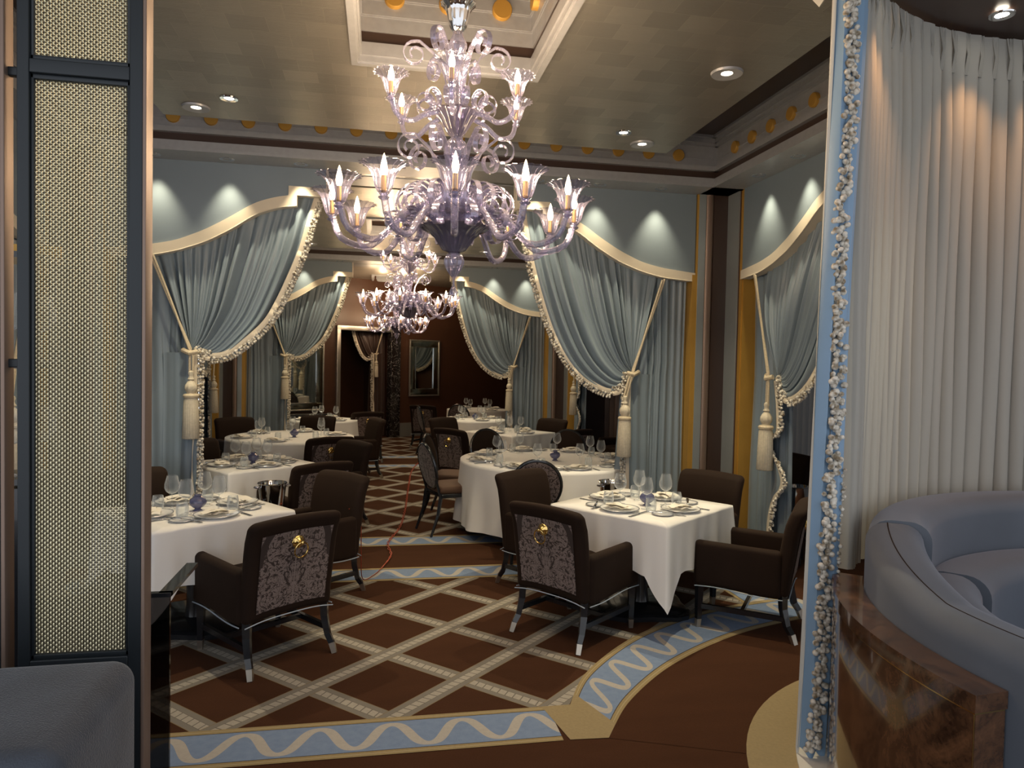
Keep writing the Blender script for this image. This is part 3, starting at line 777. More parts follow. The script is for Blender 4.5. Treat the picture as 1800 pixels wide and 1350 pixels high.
wall_mirror(-2.75, -1.66, 0.63, 2.05, 'large mirror with faceted frame on the brown wall left of the doorway')
t = empty('picture', wl(-1.30, 0.75, 0.75), radians(30+90), 'narrow gold-framed picture inside the far doorway', 'picture')
m = MB(); m.box(-0.3, 0.3, 0.0, 0.03, 0, 1.1); m.build('gold_frame', 'gold', t, smooth=False)
m = MB(); m.box(-0.26, 0.26, 0.03, 0.035, 0.04, 1.06); m.build('canvas', 'marble', t, smooth=False)
t = empty('console', wl(-2.2, -0.32, 0), radians(30), 'black lacquered console table below the left end-wall mirror', 'console')
m = MB(); m.rbox(-0.55, 0.55, -0.2, 0.2, 0.50, 0.60, 0.01, 2); m.build('top', 'black', t)
m = MB(); m.rbox(-0.52, 0.52, -0.18, 0.18, 0.12, 0.50, 0.01, 2); m.build('cabinet_body', 'black', t)
for sx in (-1, 1):
    for sy in (-1, 1):
        m = MB(); m.box(sx*.46-.03, sx*.46+.03, sy*.14-.03, sy*.14+.03, 0, 0.14); m.build('leg', 'black', t, smooth=False)

# ================================================================ DOWNLIGHTS
def fixtures():
    r = MB(); r.lathe([(0.030, 0.003), (0.034, -0.004), (0.055, -0.006), (0.058, 0.0)], 20); rm = r.mesh('ring', 'chrome')
    l = MB(); l.lathe([(0.0, -0.001), (0.030, -0.001)], 14); lm = l.mesh('lens', 'lens')
    r2 = MB(); r2.lathe([(0.030, 0.003), (0.034, -0.006), (0.085, -0.012), (0.09, 0.0)], 24); rm2 = r2.mesh('ring', 'corn')
    def add(x, y, z, lab, spot=None, big=False, lit=True, P=None, ang=62, tgt=None, group=None, col_=None):
        o = empty('downlight', (x, y, z), 0, lab, 'light', group)
        link('trim_ring', rm2 if big else rm, o); link('lens', lm, o)
        if lit:
            ld = bpy.data.lights.new('downlight_lamp', 'SPOT'); ld.energy = P or SPOT_W; ld.spot_size = radians(ang); ld.spot_blend = 1.0
            ld.color = col_ or (1.0, 0.86, 0.58); ld.shadow_soft_size = 0.02
            lo = bpy.data.objects.new('downlight_lamp', ld); COL.objects.link(lo); lo.parent = o; lo.location = (0, 0, -0.03)
            if tgt: lo.rotation_euler = Vector(tgt).to_track_quat('-Z', 'Y').to_euler()
    g = 'downlights in the pelmet soffits'
    pos = [(-1.74, 'far left'), (-1.20, 'middle left'), (-0.64, 'inner left'), (1.31, 'inner right'), (1.86, 'middle right'), (2.42, 'outer right')]
    for k, (y, w) in enumerate(((5.97, 'nearer'), (11.70, 'farther'))):
        for x, n_ in pos:
            add(x, y, 3.231, 'small round downlight over the %s portal pelmet, %s one' % (w, n_), group=g, P=SPOT_W*(1 if k == 0 else 1.0), ang=66, tgt=(0, 0.12, -1))
    for k, y in enumerate((5.35, 4.80, 4.25)):
        add(3.00, y, 3.231, 'small round downlight over the right wall pelmet, number %s from the corner' % ('one', 'two', 'three')[k], group=g, ang=66, tgt=(0.12, 0, -1))
        add(3.00, y+5.73, 3.231, 'small downlight over the second bay right wall pelmet, number %s from the corner' % ('one', 'two', 'three')[k], group=g, ang=66, tgt=(0.12, 0, -1))
    for (x, y, big, lab) in ((-1.22, 5.09, True, 'round ceiling downlight with wide ring at the far left of the silver ceiling'), (1.90, 3.77, True, 'round ceiling downlight with wide ring on the right of the silver ceiling'),
                        (1.91, 5.11, True, 'round ceiling downlight near the far right corner of the silver ceiling'), (-0.97, 4.87, False, 'small open downlight beside the far left ceiling downlight'), (1.69, 4.90, False, 'small unlit ceiling fitting by the far right ceiling downlight')):
        add(x, y, 3.329, lab, big=big, lit=big, P=75, ang=100)
    for (x, y, l_) in ((-1.0, 10.7, 'left'), (1.55, 10.7, 'right'), (1.7, 8.2, 'near right'), (-1.1, 8.2, 'near left')):
        add(x, y, 3.329, 'ceiling downlight in the second bay, %s one' % l_, big=True, P=36, ang=100)
    for (x, y, l_) in ((-0.9, 13.8, 'left'), (1.7, 14.4, 'right')):
        add(x, y, 3.329, 'ceiling downlight in the last bay, %s one' % l_, big=True, P=14, ang=80)
    # warm lamps at the head of the booth sheers
    for (x, y, l_) in ((2.20, 2.70, 'left'), (2.95, 3.02, 'right'), (3.35, 2.98, 'far right')):
        add(x, y, 3.412, 'warm downlight above the cream booth sheer, %s one' % l_, P=16, ang=70, tgt=(0.0, 0.10, -1), col_=(1.0, 0.50, 0.20))
fixtures()

# ================================================================ CHANDELIERS
def make_chandelier(loc, label):
    R = empty('chandelier', loc, radians(24.2), label, 'chandelier', 'glass chandeliers along the room axis')
    def P(nm, mb, mt, par=R, sm=True): return mb.build(nm, mt, par, sm)
    # all z are absolute heights (root is placed at z = 0 offset)
    m = MB(); m.tube([(0, 0, 3.40), (0, 0, 4.09)], 0.006, 6); P('chain', m, 'brass')
    m = MB(); m.lathe([(0.0, 3.40), (0.05, 3.402), (0.085, 3.395), (0.083, 3.388), (0.066, 3.375), (0.055, 3.35), (0.048, 3.31), (0.036, 3.275), (0.024, 3.26)], 48, rib=16, ra=0.03); P('canopy', m, 'chrome')
    st = [(0.024, 3.26), (0.026, 3.24), (0.034, 3.225), (0.043, 3.205), (0.044, 3.185), (0.036, 3.165), (0.028, 3.150), (0.034, 3.14), (0.026, 3.125), (0.026, 3.10), (0.033, 3.08), (0.034, 3.04), (0.027, 3.02), (0.027, 2.88)]
    m = MB(); m.lathe(st, 30, rib=10, ra=0.05); P('upper_stem', m, 'crys')
    m = MB(); m.lathe([(0.10, 2.885), (0.108, 2.875), (0.095, 2.858), (0.075, 2.835), (0.055, 2.80), (0.040, 2.775), (0.022, 2.76)], 60, rib=20, ra=0.05); P('upper_bowl', m, 'darkcrys')
    m = MB(); m.lathe([(0.022, 2.76), (0.032, 2.745), (0.048, 2.73), (0.052, 2.70), (0.048, 2.655), (0.036, 2.63), (0.026, 2.61), (0.030, 2.59), (0.026, 2.56), (0.026, 2.35)], 36, rib=12, ra=0.05); P('middle_stem', m, 'crys')
    m = MB(); m.lathe([(0.0, 2.335), (0.12, 2.335), (0.165, 2.328), (0.158, 2.316), (0.125, 2.30), (0.095, 2.275), (0.072, 2.24), (0.055, 2.215), (0.030, 2.205)], 72, rib=24, ra=0.04); P('lower_bowl', m, 'darkcrys')
    m = MB(); m.lathe([(0.020, 2.205), (0.034, 2.195), (0.047, 2.17), (0.046, 2.15), (0.034, 2.12), (0.018, 2.095), (0.006, 2.08), (0.004, 2.05), (0.010, 2.035), (0.021, 2.012), (0.018, 1.998), (0.0, 1.99)], 30, rib=10, ra=0.07); P('drop_finial', m, 'crys')
    # hub of twisted glass behind loops
    m = MB(); m.lathe([(0.05, 2.50), (0.09, 2.47), (0.12, 2.42), (0.12, 2.38), (0.09, 2.34)], 40, rib=20, ra=0.08); P('hub', m, 'crys')
    def cup_meshes(rr, h):
        k = rr/0.098
        c = MB(); c.lathe([(0.010, 0.0), (0.026*k, 0.004), (0.036*k, 0.022*h), (0.042*k, 0.045*h), (0.052*k, 0.068*h), (0.070*k, 0.086*h), (0.090*k, 0.096*h), (0.099*k, 0.094*h)], 80, rib=16, ra=0.07)
        cd = MB(); cd.tube([(0, 0, 0.0), (0, 0, 0.055*h)], 0.011, 10)
        bl = MB(); bl.lathe([(0.008, 0.055*h), (0.014, 0.068*h), (0.0155, 0.078*h), (0.012, 0.096*h), (0.005, 0.118*h), (0.0, 0.128*h)], 10)
        return c.mesh('cup', 'crys'), cd.mesh('candle', 'candle'), bl.mesh('bulb', 'bulb')
    def arms(n, r0, z0, rd, zd, r1, z1, cups, off, tr, zlab):
        pts = crom([(r0, 0, z0), (r0+(rd-r0)*0.55, 0, z0-(z0-zd)*0.42), (rd, 0, zd), (r1-(r1-rd)*0.25, 0, zd+(z1-zd)*0.22), (r1, 0, z1)], 16)
        a = MB(); a.tube([tuple(p) for p in pts], tr, 8)
        for i in range(1, 16, 1): a.tube([tuple(pts[i]+Vector((0, 0, 0))), tuple(pts[i]+Vector((0.002, 0, 0.0005)))], tr*1.12, 8, cap=False)
        a.lathe([(tr*0.9, -0.03), (tr*1.6, -0.02), (tr*1.0, -0.012), (tr*1.7, 0.0)], 10, T=TR(r1, 0, z1))
        am = a.mesh('arm', 'crys')
        for k in range(n):
            o = link('arm', am, R); o.rotation_euler = (0, 0, 2*pi*k/n+off)
            for nm, me in zip(('cup', 'candle', 'bulb'), cups):
                q = link(nm, me, o); q.location = (r1, 0, z1)
    arms(12, 0.12, 2.44, 0.40, 2.225, 0.585, 2.365, cup_meshes(0.098, 1.25), 0.0, 0.0155, 'lower')
    arms(6, 0.07, 2.87, 0.235, 2.795, 0.335, 2.90, cup_meshes(0.080, 1.0), radians(-4), 0.0125, 'upper')
    # curled leaves
    def scroll(r0, z0, hgt, out, w, s_):
        pts = [(r0, 0, z0), (r0+out*0.08, 0, z0+hgt*0.35), (r0+out*0.3, 0, z0+hgt*0.75), (r0+out*0.62, 0, z0+hgt*0.98)]
        cx_, cz_, rad = r0+out*0.72, z0+hgt*0.98-s_, s_
        a0 = pi/2+0.1
        for k in range(22):
            a = a0-k*0.42; q = rad*(1-k/22*0.72); pts.append((cx_+q*cos(a)*1.0, 0, cz_+q*sin(a)))
        m = MB(); m.ribbon([tuple(p) for p in pts], w, (0, 1, 0), 0.005); return m.mesh('leaf_scroll', 'crys', 50)
    sm = scroll(0.045, 2.97, 0.235, 0.22, 0.026, 0.062)
    for k in range(6): o = link('leaf_scroll', sm, R); o.rotation_euler = (0, 0, 2*pi*k/6+0.6)
    sm = scroll(0.06, 2.50, 0.255, 0.23, 0.026, 0.066)
    for k in range(7): o = link('leaf_scroll', sm, R); o.rotation_euler = (0, 0, 2*pi*k/7+0.2)
    def loop(rc, zc, rad, w, turns=1.35):
        pts = []
        for k in range(26):
            a = -0.6+2*pi*turns*k/25; q = rad*(1-0.35*k/25); pts.append((rc-q*cos(a), 0, zc+q*sin(a)))
        m = MB(); m.ribbon(pts, w, (0, 1, 0), 0.004); return m.mesh('ring_curl', 'crys', 50)
    lm = loop(0.21, 2.425, 0.092, 0.026)
    for k in range(24): o = link('ring_curl', lm, R); o.rotation_euler = (0, 0, 2*pi*(k+0.5)/24)
    lm = loop(0.29, 2.33, 0.055, 0.034)
    for k in range(12): o = link('ring_curl', lm, R); o.rotation_euler = (0, 0, 2*pi*(k+0.5)/12)
    lm = loop(0.155, 2.905, 0.048, 0.022)
    for k in range(12): o = link('ring_curl', lm, R); o.rotation_euler = (0, 0, 2*pi*(k+0.5)/12)
    for k in range(6):
        for (r, z, p) in ((0.50, 2.56, TIER_W),):
            ld = bpy.data.lights.new('candle_light', 'POINT'); ld.energy = p; ld.color = WARM; ld.shadow_soft_size = 0.05
            lo = bpy.data.objects.new('candle_light', ld); COL.objects.link(lo); lo.parent = R
            a = 2*pi*(k+0.5)/6; lo.location = (r*cos(a), r*sin(a), z)
    for k in range(3):
        ld = bpy.data.lights.new('candle_light', 'POINT'); ld.energy = TIER_W*0.9; ld.color = WARM; ld.shadow_soft_size = 0.05
        lo = bpy.data.objects.new('candle_light', ld); COL.objects.link(lo); lo.parent = R
        a = 2*pi*(k+0.5)/3; lo.location = (0.28*cos(a), 0.28*sin(a), 3.08)
    return R
ch = make_chandelier((0.35, 3.47, 0), 'large lavender glass chandelier nearest the camera, two tiers of lit candles')
c2 = copy_tree(ch, (0.355, 9.05, 0), 0.3, 'lavender glass chandelier in the second bay, seen below the nearest one')
c3 = copy_tree(ch, (0.33, 14.2, 0), 0.1, 'farthest lavender glass chandelier in front of the brown end wall')

# ================================================================ TABLES
def sq_cloth(hw, zt, seed=0.0):
    m = MB(); N = 160; rows = 14
    def per(u):   # rounded square perimeter, returns point and corner-ness
        t = (u*4) % 4; k = int(t); f = t-k; a = k*pi/2
        x, y = hw, -hw+2*hw*f
        # round the corner slightly
        d = min(f, 1-f)*2*hw
        if d < 0.03:
            c = (0.03-d)*0.5; x -= c*0.6
        p = Vector((x*cos(a)-y*sin(a), x*sin(a)+y*cos(a), 0)); cn = max(0.0, 1-d/0.15)
        return p, cn
    def f(u, v):
        p, cn = per(u)
        if v < 0.2: q = p*(v/0.2); return (q.x, q.y, zt)
        w = (v-0.2)/0.8
        dirv = p.normalized()
        low = 0.38-0.19*cn+0.012*sin(u*40+seed)
        out = 0.012+0.055*w*cn**2+0.014*w*sin(u*2*pi*10+seed)+0.01*w*sin(u*2*pi*23+seed)
        q = p+dirv*out; e = min(1, w*5)
        z = zt-0.006*e-(zt-low)*max(0, w-0.03)
        # pinched fold at each corner
        tng = Vector((-dirv.y, dirv.x, 0)); t_ = (u*4) % 1; sgn = 1 if t_ > 0.5 else -1
        q = q+tng*sgn*(-0.025)*w*cn*(1-cn)*2.2
        return (q.x, q.y, z)
    m.grid(f, N, 20, closed=True); return m.mesh('tablecloth', 'linen', 180)
def rd_cloth(r, zt, seed=0.0, zb=0.10):
    m = MB()
    def f(u, v):
        a = 2*pi*u
        if v < 0.2: q = r*v/0.2; return (q*cos(a), q*sin(a), zt)
        w = (v-0.2)/0.8; g = sin(a*11+seed+0.6*sin(a*3))+0.4*sin(a*23+seed)
        rr = r+0.012+0.035*w+0.03*w*g*min(1, w*1.5)
        return (rr*cos(a), rr*sin(a), zt-0.004*min(1, w*6)-(zt-zb)*max(0, w-0.02))
    m.grid(f, 190, 20, closed=True); return m.mesh('tablecloth', 'linen', 180)
ZT = 0.71
def table(x, y, rot, kind, size, desc, seed=0.0):
    t = empty('dining_table', (x, y, 0), rot, 'dining table under its white cloth, the '+desc, 'table')
    m = MB()
    if kind == 'sq': m.rbox(-size+.03, size-.03, -size+.03, size-.03, ZT-.035, ZT-.004, 0.01, 2)
    else: m.lathe([(0, ZT-.035), (size-.03, ZT-.035), (size-.03, ZT-.004), (0, ZT-.004)], 48)
    m.build('tabletop', 'black', t)
    m = MB(); m.lathe([(0.06, 0.05), (0.05, 0.12), (0.05, ZT-.04), (0.12, ZT-.035)], 16); m.build('pedestal', 'black', t)
    m = MB(); m.lathe([(0.0, 0.05), (0.30, 0.045), (0.33, 0.03), (0.33, 0.0)], 24, rib=4, ra=0.12); m.build('pedestal_foot', 'black', t)
    me = sq_cloth(size, ZT+.002, seed) if kind == 'sq' else rd_cloth(size, ZT+.002, seed)
    c = link('tablecloth', me, None, 'white linen tablecloth draped over the '+desc, 'tablecloth'); c.location = (x, y, 0); c.rotation_euler = (0, 0, rot)
    return t
# ---- tableware prototypes (meshes shared)
def mk(name, fn, mat, sm=True): b = MB(); fn(b); return b.mesh(name, mat, sm)
G_BOWL = mk('bowl', lambda b: b.lathe([(0.004, 0.095), (0.018, 0.100), (0.036, 0.115), (0.045, 0.135), (0.044, 0.160), (0.036, 0.190), (0.031, 0.212), (0.0302, 0.212)], 22), 'wine')
G_STEM = mk('stem', lambda b: b.lathe([(0.037, 0.0), (0.036, 0.002), (0.012, 0.006), (0.004, 0.014), (0.0032, 0.05), (0.004, 0.098)], 18), 'wine')
G_TUM = mk('tumbler', lambda b: b.lathe([(0.0, 0.006), (0.032, 0.006), (0.036, 0.03), (0.035, 0.06), (0.030, 0.088), (0.0285, 0.088), (0.033, 0.06), (0.034, 0.03), (0.030, 0.008)], 20), 'wine')
PL = mk('plate', lambda b: b.lathe([(0.0, 0.006), (0.085, 0.007), (0.095, 0.012), (0.128, 0.019), (0.130, 0.017), (0.10, 0.008), (0.09, 0.0), (0.0, 0.0)], 36), 'china')
PR = mk('rim', lambda b: b.lathe([(0.124, 0.0195), (0.130, 0.0210), (0.132, 0.018)], 40, rib=20, ra=0.006), 'chinarim')
BP = mk('bread_plate', lambda b: b.lathe([(0.0, 0.004), (0.05, 0.005), (0.07, 0.010), (0.071, 0.008), (0.05, 0.0), (0.0, 0.0)], 28), 'china')
BR = mk('rim', lambda b: b.lathe([(0.060, 0.0085), (0.070, 0.0125), (0.072, 0.009)], 32), 'chinarim')
def _nap(b):
    def f(u, v):
        x = (u-.5)*0.17+0.01*sin(v*5); y = (v-.5)*0.12
        z = 0.020+0.012*abs(sin(u*pi*2.2+v))+0.004*sin(v*9)
        return (x, y, z)
    b.grid(f, 14, 10)
    b.grid(lambda u, v: ((u-.5)*0.15+0.02, (v-.5)*0.07+.02, 0.034+0.01*sin(u*pi)+0.003*sin(v*8)), 10, 6)
    b.grid(lambda u, v: ((u-.5)*0.10+0.03, (v-.5)*0.045-.01, 0.030+0.017*sin(u*pi)), 8, 5)
NAP = mk('napkin', _nap, 'napkin', 180)
KB = mk('blade', lambda b: (b.rbox(-0.009, 0.009, 0.0, 0.12, 0.002, 0.004, 0.001, 1)), 'steel')
KH = mk('handle', lambda b: (b.rbox(-0.006, 0.006, -0.10, 0.0, 0.001, 0.008, 0.003, 2)), 'steel')
FH = mk('handle', lambda b: (b.rbox(-0.005, 0.005, -0.10, 0.04, 0.001, 0.006, 0.002, 2), b.rbox(-0.011, 0.011, 0.04, 0.062, 0.002, 0.005, 0.002, 2)), 'steel')
def _tn(b):
    for k in range(4): b.box(-0.0105+k*0.006, -0.0075+k*0.006, 0.06, 0.105, 0.002, 0.004)
FT = mk('tines', _tn, 'steel', False)
VS = mk('vase', lambda b: b.lathe([(0.030, 0.0), (0.020, 0.008), (0.016, 0.014), (0.034, 0.024), (0.048, 0.040), (0.052, 0.056), (0.045, 0.072), (0.028, 0.084), (0.020, 0.090), (0.024, 0.099), (0.022, 0.1)], 32, rib=8, ra=0.03), 'vase')
zt2 = ZT+0.0035
def put(name, parts, x, y, z, rz, label, cat, group=None):
    if len(parts) == 1: o = link(name, parts[0][1], None, label, cat, group)
    else:
        o = empty(name, (x, y, z), rz, label, cat, group)
        for n_, me in parts: link(n_, me, o)
    o.location = (x, y, z); o.rotation_euler = (0, 0, rz); return o
def setting(tx, ty, ang, d, who, full=True, tum=True, wine=True):
    """ang = direction from table centre to the diner"""
    ca, sa = cos(ang), sin(ang)
    def at(r, t): return tx+ca*r-sa*t, ty+sa*r+ca*t       # t to the diner's right-hand side ... sideways
    rz = ang+pi/2+pi
    x, y = at(d, 0); put('dinner_plate', (('well', PL), ('rim', PR)), x, y, zt2, rz, 'white dinner plate with silver rim, %s' % who, 'plate', 'dinner plates on the laid tables')
    put('napkin', (('napkin', NAP),), x, y, zt2+0.0, rz+random.uniform(-.5, .5), 'folded cream napkin on the plate, %s' % who, 'napkin', 'napkins on the laid tables')
    if full:
        x, y = at(d-0.02, -0.20); put('bread_plate', (('well', BP), ('rim', BR)), x, y, zt2, rz, 'small silver-rimmed bread plate, %s' % who, 'plate', 'bread plates on the laid tables')
        put('butter_knife', (('blade', KB), ('handle', KH)), x, y, zt2+.010, rz+0.5, 'butter knife lying across the bread plate, %s' % who, 'knife', 'butter knives')
        x, y = at(d+0.01, 0.155); put('knife', (('blade', KB), ('handle', KH)), x, y, zt2, rz, 'steel dinner knife beside the plate, %s' % who, 'knife', 'dinner knives')
        x, y = at(d+0.01, -0.145); put('fork', (('handle', FH), ('tines', FT)), x, y, zt2, rz, 'steel fork beside the plate, %s' % who, 'fork', 'dinner forks')
    if wine:
        x, y = at(d-0.17, 0.10); put('wine_glass', (('bowl', G_BOWL), ('stem', G_STEM)), x, y, zt2, 0, 'tall stemmed wine glass, %s' % who, 'glass', 'wine glasses on the laid tables')
    if tum:
        x, y = at(d-0.12, 0.165) if full else at(d-0.14, -0.02)
        put('tumbler', (('tumbler', G_TUM),), x, y, zt2, 0, 'short clear water tumbler, %s' % who, 'glass', 'water tumblers on the laid tables')
R38 = radians(38)
def laid_square(x, y, rot, hw, desc, full=True, seed=0.0, vase=True, dd=None):
    table(x, y, rot, 'sq', hw, desc, seed)
    nm = {0: 'far right side', 1: 'far left side', 2: 'near left side', 3: 'near right side'}
    for k in range(4): setting(x, y, rot+k*pi/2, (dd or hw)-0.155, '%s of the %s' % (nm[k], desc), full)
    if vase: put('vase', (('vase', VS),), x+.02, y-.03, zt2, 0, 'squat violet glass vase on the %s' % desc, 'vase', 'violet vases on the tables')
laid_square(1.80, 4.63, R38, 0.445, 'nearest right table', seed=0.5)
laid_square(-1.12, 4.72, R38, 0.43, 'nearest left table', seed=2.0)
laid_square(-1.13, 6.76, R38, 0.43, 'second left table', seed=3.1)
laid_square(1.78, 9.62, R38, 0.44, 'far square table', full=False, seed=4.0, vase=False)
def laid_round(x, y, r, n, off, desc, full=True, seed=0.0, vase=True):
    table(x, y, 0, 'rd', r, desc, seed)
    for k in range(n):
        a = off+2*pi*k/n; q = ['right', 'far right', 'far side', 'far left', 'left', 'near left', 'near side', 'near right'][int(round(((a % (2*pi))/(pi/4)))) % 8]
        setting(x, y, a, r-0.17, '%s of the %s' % (q, desc), full)
    if vase: put('vase', (('vase', VS),), x+.05, y-.1, zt2, 0, 'squat violet glass vase on the %s' % desc, 'vase', 'violet vases on the tables')
laid_round(1.67, 6.90, 0.86, 8, radians(10), 'large right round table', seed=0.3)
laid_round(-1.05, 9.02, 0.74, 6, radians(20), 'left round table', seed=1.1, full=False)
laid_round(-0.84, 11.5, 0.50, 3, radians(75), 'small far left table', seed=2.3, full=False, vase=False)
laid_round(1.52, 11.75, 0.55, 4, radians(20), 'far right round table', seed=2.9, full=False)
laid_round(1.95, 14.1, 0.60, 4, radians(30), 'last right round table', seed=0.9, full=False, vase=False)

# ================================================================ CHAIRS
def make_armchair(label):
    t = empty('armchair', (0, 0, 0), 0, label, 'chair', 'brown velvet armchairs')
    # facing +Y; width x, origin on floor centre
    def yl(z): return -0.15*max(0, z-0.34)-1.5*max(0, z-0.66)**2
    def zb(x): return 0.022*(1-min(1, abs(x)/0.262)**3)
    def lean(x, y, z):
        if z < 0.33: z = z+zb(x)
        return (x*(1+0.05*max(0, z-0.4)), y+yl(z), z+0.014*cos(x*6)*(1 if z > 0.6 else 0))
    def zs(y): return 0.008*sin((y+0.28)/0.56*pi*2.0+pi)+0.010*(y+0.28)/0.56
    m = MB(); m.rbox(-0.225, 0.225, -0.20, 0.27, 0.29, 0.45, 0.04, 3, sub=1, fn=lambda x, y, z: (x, y, z+0.012*cos(x*6)*cos(y*5)*(z > 0.4))); m.build('seat', 'velvet', t)
    m = MB(); m.rbox(-0.268, 0.268, -0.285, -0.190, 0.262, 0.822, 0.042, 4, sub=6, fn=lean); m.build('backrest', 'velvet', t)
    # damask panel on the rear
    m = MB(); w0 = 0.208
    def pf(u, v):
        x = (u-.5)*2*w0*(1+0.03*v); z = 0.315+0.43*v+zb(x)*(1-v)+0.012*cos(x*6)*v
        y = -0.285+yl(z)-0.005
        return (x, y, z)
    m.grid(pf, 10, 8, uv=lambda u, v: ((u-.5)*2*w0, (v-.5)*0.42)); m.build('damask_panel', 'damask', t, label='damask panel on the back')
    for sx in (-1, 1):
        def armf(x, y, z):
            if z > 0.45: z = z+0.035*(y+0.25)/0.5*-1*-0.3-0.05*max(0, -y)*0
            if z < 0.34: z = z+zs(y)-0.018
            return (x, y, z)
        m = MB(); a, b_ = sorted((sx*0.215, sx*0.285)); m.rbox(a, b_, -0.24, 0.29, 0.285, 0.555, 0.03, 3, sub=5, fn=armf); m.build('armrest', 'velvet', t)
    m = MB()
    for sx in (-1, 1):
        m.tube([(sx*0.284, y, 0.268+zs(y)) for y in [-0.25+0.53*i/14 for i in range(15)]], 0.0035, 5)
    m.tube([(x, -0.284, 0.264+zb(x)) for x in [-0.268+0.536*i/16 for i in range(17)]], 0.0035, 5)
    m.build('piping', 'piping', t)
    for sx in (-1, 1):
        m = MB(); path = [(sx*0.235, -0.245, 0.30), (sx*0.237, -0.25, 0.20), (sx*0.243, -0.275, 0.10), (sx*0.25, -0.305, 0.055)]
        q = Matrix.Identity(4)
        def leg(mb, path, rr): mb.tube(path, rr, 4, cap=True)
        leg(m, path, [0.030, 0.027, 0.023, 0.021]); o = m.build('leg', 'black', t, smooth=False)
        k = MB(); leg(k, [(sx*0.25, -0.305, 0.056), (sx*0.256, -0.325, 0.0)], [0.0225, 0.019]); k.build('metal_tip', 'pewter', o, smooth=False)
        m = MB(); leg(m, [(sx*0.245, 0.255, 0.30), (sx*0.245, 0.258, 0.055)], [0.030, 0.021]); o = m.build('leg', 'black', t, smooth=False)
        k = MB(); leg(k, [(sx*0.245, 0.258, 0.056), (sx*0.245, 0.26, 0.0)], [0.0225, 0.018]); k.build('metal_tip', 'pewter', o, smooth=False)
        m = MB(); m.box(sx*0.24-.011, sx*0.24+.011, -0.26, 0.25, 0.125, 0.155); m.build('side_stretcher', 'black', t, smooth=False)
    m = MB(); m.box(-0.24, 0.24, -0.02, 0.002, 0.127, 0.153); m.build('cross_stretcher', 'black', t, smooth=False)
    yb = -0.285+yl(0.69)-0.008
    m = MB(); T = TR(0, yb, 0.690, rx=pi/2, s=1.15); m.lathe([(0.0, 0.022), (0.010, 0.022), (0.014, 0.016), (0.024, 0.010), (0.030, 0.006), (0.032, 0.0)], 20, T=T, rib=8, ra=0.06); m.lathe([(0.0, 0.046), (0.009, 0.043), (0.010, 0.035), (0.006, 0.02)], 12, T=T); pk = m.build('rosette', 'brass', t)
    m = MB(); m.tube([(0.040*sin(a), yb-0.034-0.006*cos(a), 0.650+0.042*cos(a)) for a in [2*pi*i/28 for i in range(29)]], 0.0042, 8, cap=False); m.build('pull_ring', 'brass', t)
    return t
def make_sidechair(label):
    t = empty('oval_back_chair', (0, 0, 0), 0, label, 'chair', 'oval-backed dining chairs')
    m = MB(); m.rbox(-0.225, 0.225, -0.20, 0.235, 0.40, 0.465, 0.03, 3, sub=3, fn=lambda x, y, z: (x*(1+0.10*y/0.23), y, z+(0.018*cos(x*6)*cos(y*6) if z > 0.43 else 0))); m.build('seat', 'velvet2', t)
    m = MB(); m.rbox(-0.22, 0.22, -0.195, 0.225, 0.365, 0.405, 0.01, 2); m.build('seat_rail', 'black', t)
    def ov(r, a, dy=0.0):
        z = 0.655+0.215*r*sin(a); return (0.205*r*cos(a), -0.205-0.22*(z-0.42)+dy, z)
    m = MB(); m.tube([ov(1, 2*pi*i/36) for i in range(37)], 0.016, 8, cap=False); m.build('oval_frame', 'black', t)
    m = MB(); m.grid(lambda u, v: ov(0.97*v, 2*pi*u, 0.012+0.022*(1-v*v)), 32, 6, closed=True); m.build('back_pad', 'velvet', t)
    m = MB(); m.grid(lambda u, v: ov(0.97*v, 2*pi*u, -0.012-0.012*(1-v*v)), 32, 6, closed=True, uv=lambda u, v: (0.2*v*cos(2*pi*u), 0.2*v*sin(2*pi*u))); m.build('damask_back', 'damask', t)
    for sx in (-1, 1):
        m = MB(); m.tube([(sx*0.19, -0.19, 0.40), (sx*0.19, -0.22, 0.2), (sx*0.195, -0.29, 0.0)], [0.021, 0.018, 0.013], 4); m.build('leg', 'black', t, smooth=False)
        m = MB(); m.tube([(sx*0.205, 0.205, 0.38), (sx*0.205, 0.21, 0.0)], [0.021, 0.012], 4); m.build('leg', 'black', t, smooth=False)
        m = MB(); m.tube([(sx*0.17, -0.19, 0.38), (sx*0.165, -0.235, 0.535)], 0.014, 6); m.build('back_support', 'black', t)
    return t
MT['velvet2'] = simple('tan_velvet', (0.085, 0.040, 0.020), 0.7, var=0.2, sheen=0.4, srough=0.35, stint=(0.7, 0.45, 0.3))
ARM = None; OV = None
def armchair(x, y, deg, label):
    """deg = facing direction from +X"""
    global ARM
    rz = radians(deg-90)
    if ARM is None: ARM = make_armchair(label); ARM.location = (x, y, 0); ARM.rotation_euler = (0, 0, rz); return ARM
    return copy_tree(ARM, (x, y, 0), rz, label)
def ovalchair(x, y, deg, label):
    global OV
    rz = radians(deg-90)
    if OV is None: OV = make_sidechair(label); OV.location = (x, y, 0); OV.rotation_euler = (0, 0, rz); return OV
    return copy_tree(OV, (x, y, 0), rz, label)
armchair(-0.63, 4.22, 128, 'brown velvet armchair at front left, damask back with brass ring')
armchair(-0.50, 5.19, 222, 'plain brown armchair with the orange cable on its arm')
armchair(-1.62, 5.40, 306, 'brown chair at far left edge beside the mesh screen, before the left drape')
armchair(1.245, 4.30, 38, 'brown velvet armchair at front centre with silvery damask back and brass ring')
armchair(1.30, 5.17, 306, 'plain brown armchair behind the front centre damask armchair')
armchair(2.37, 5.10, 216, 'wide-backed brown armchair in front of the right pilasters')
armchair(2.39, 4.26, 143, 'dark armchair at right partly behind the foreground blue drape')
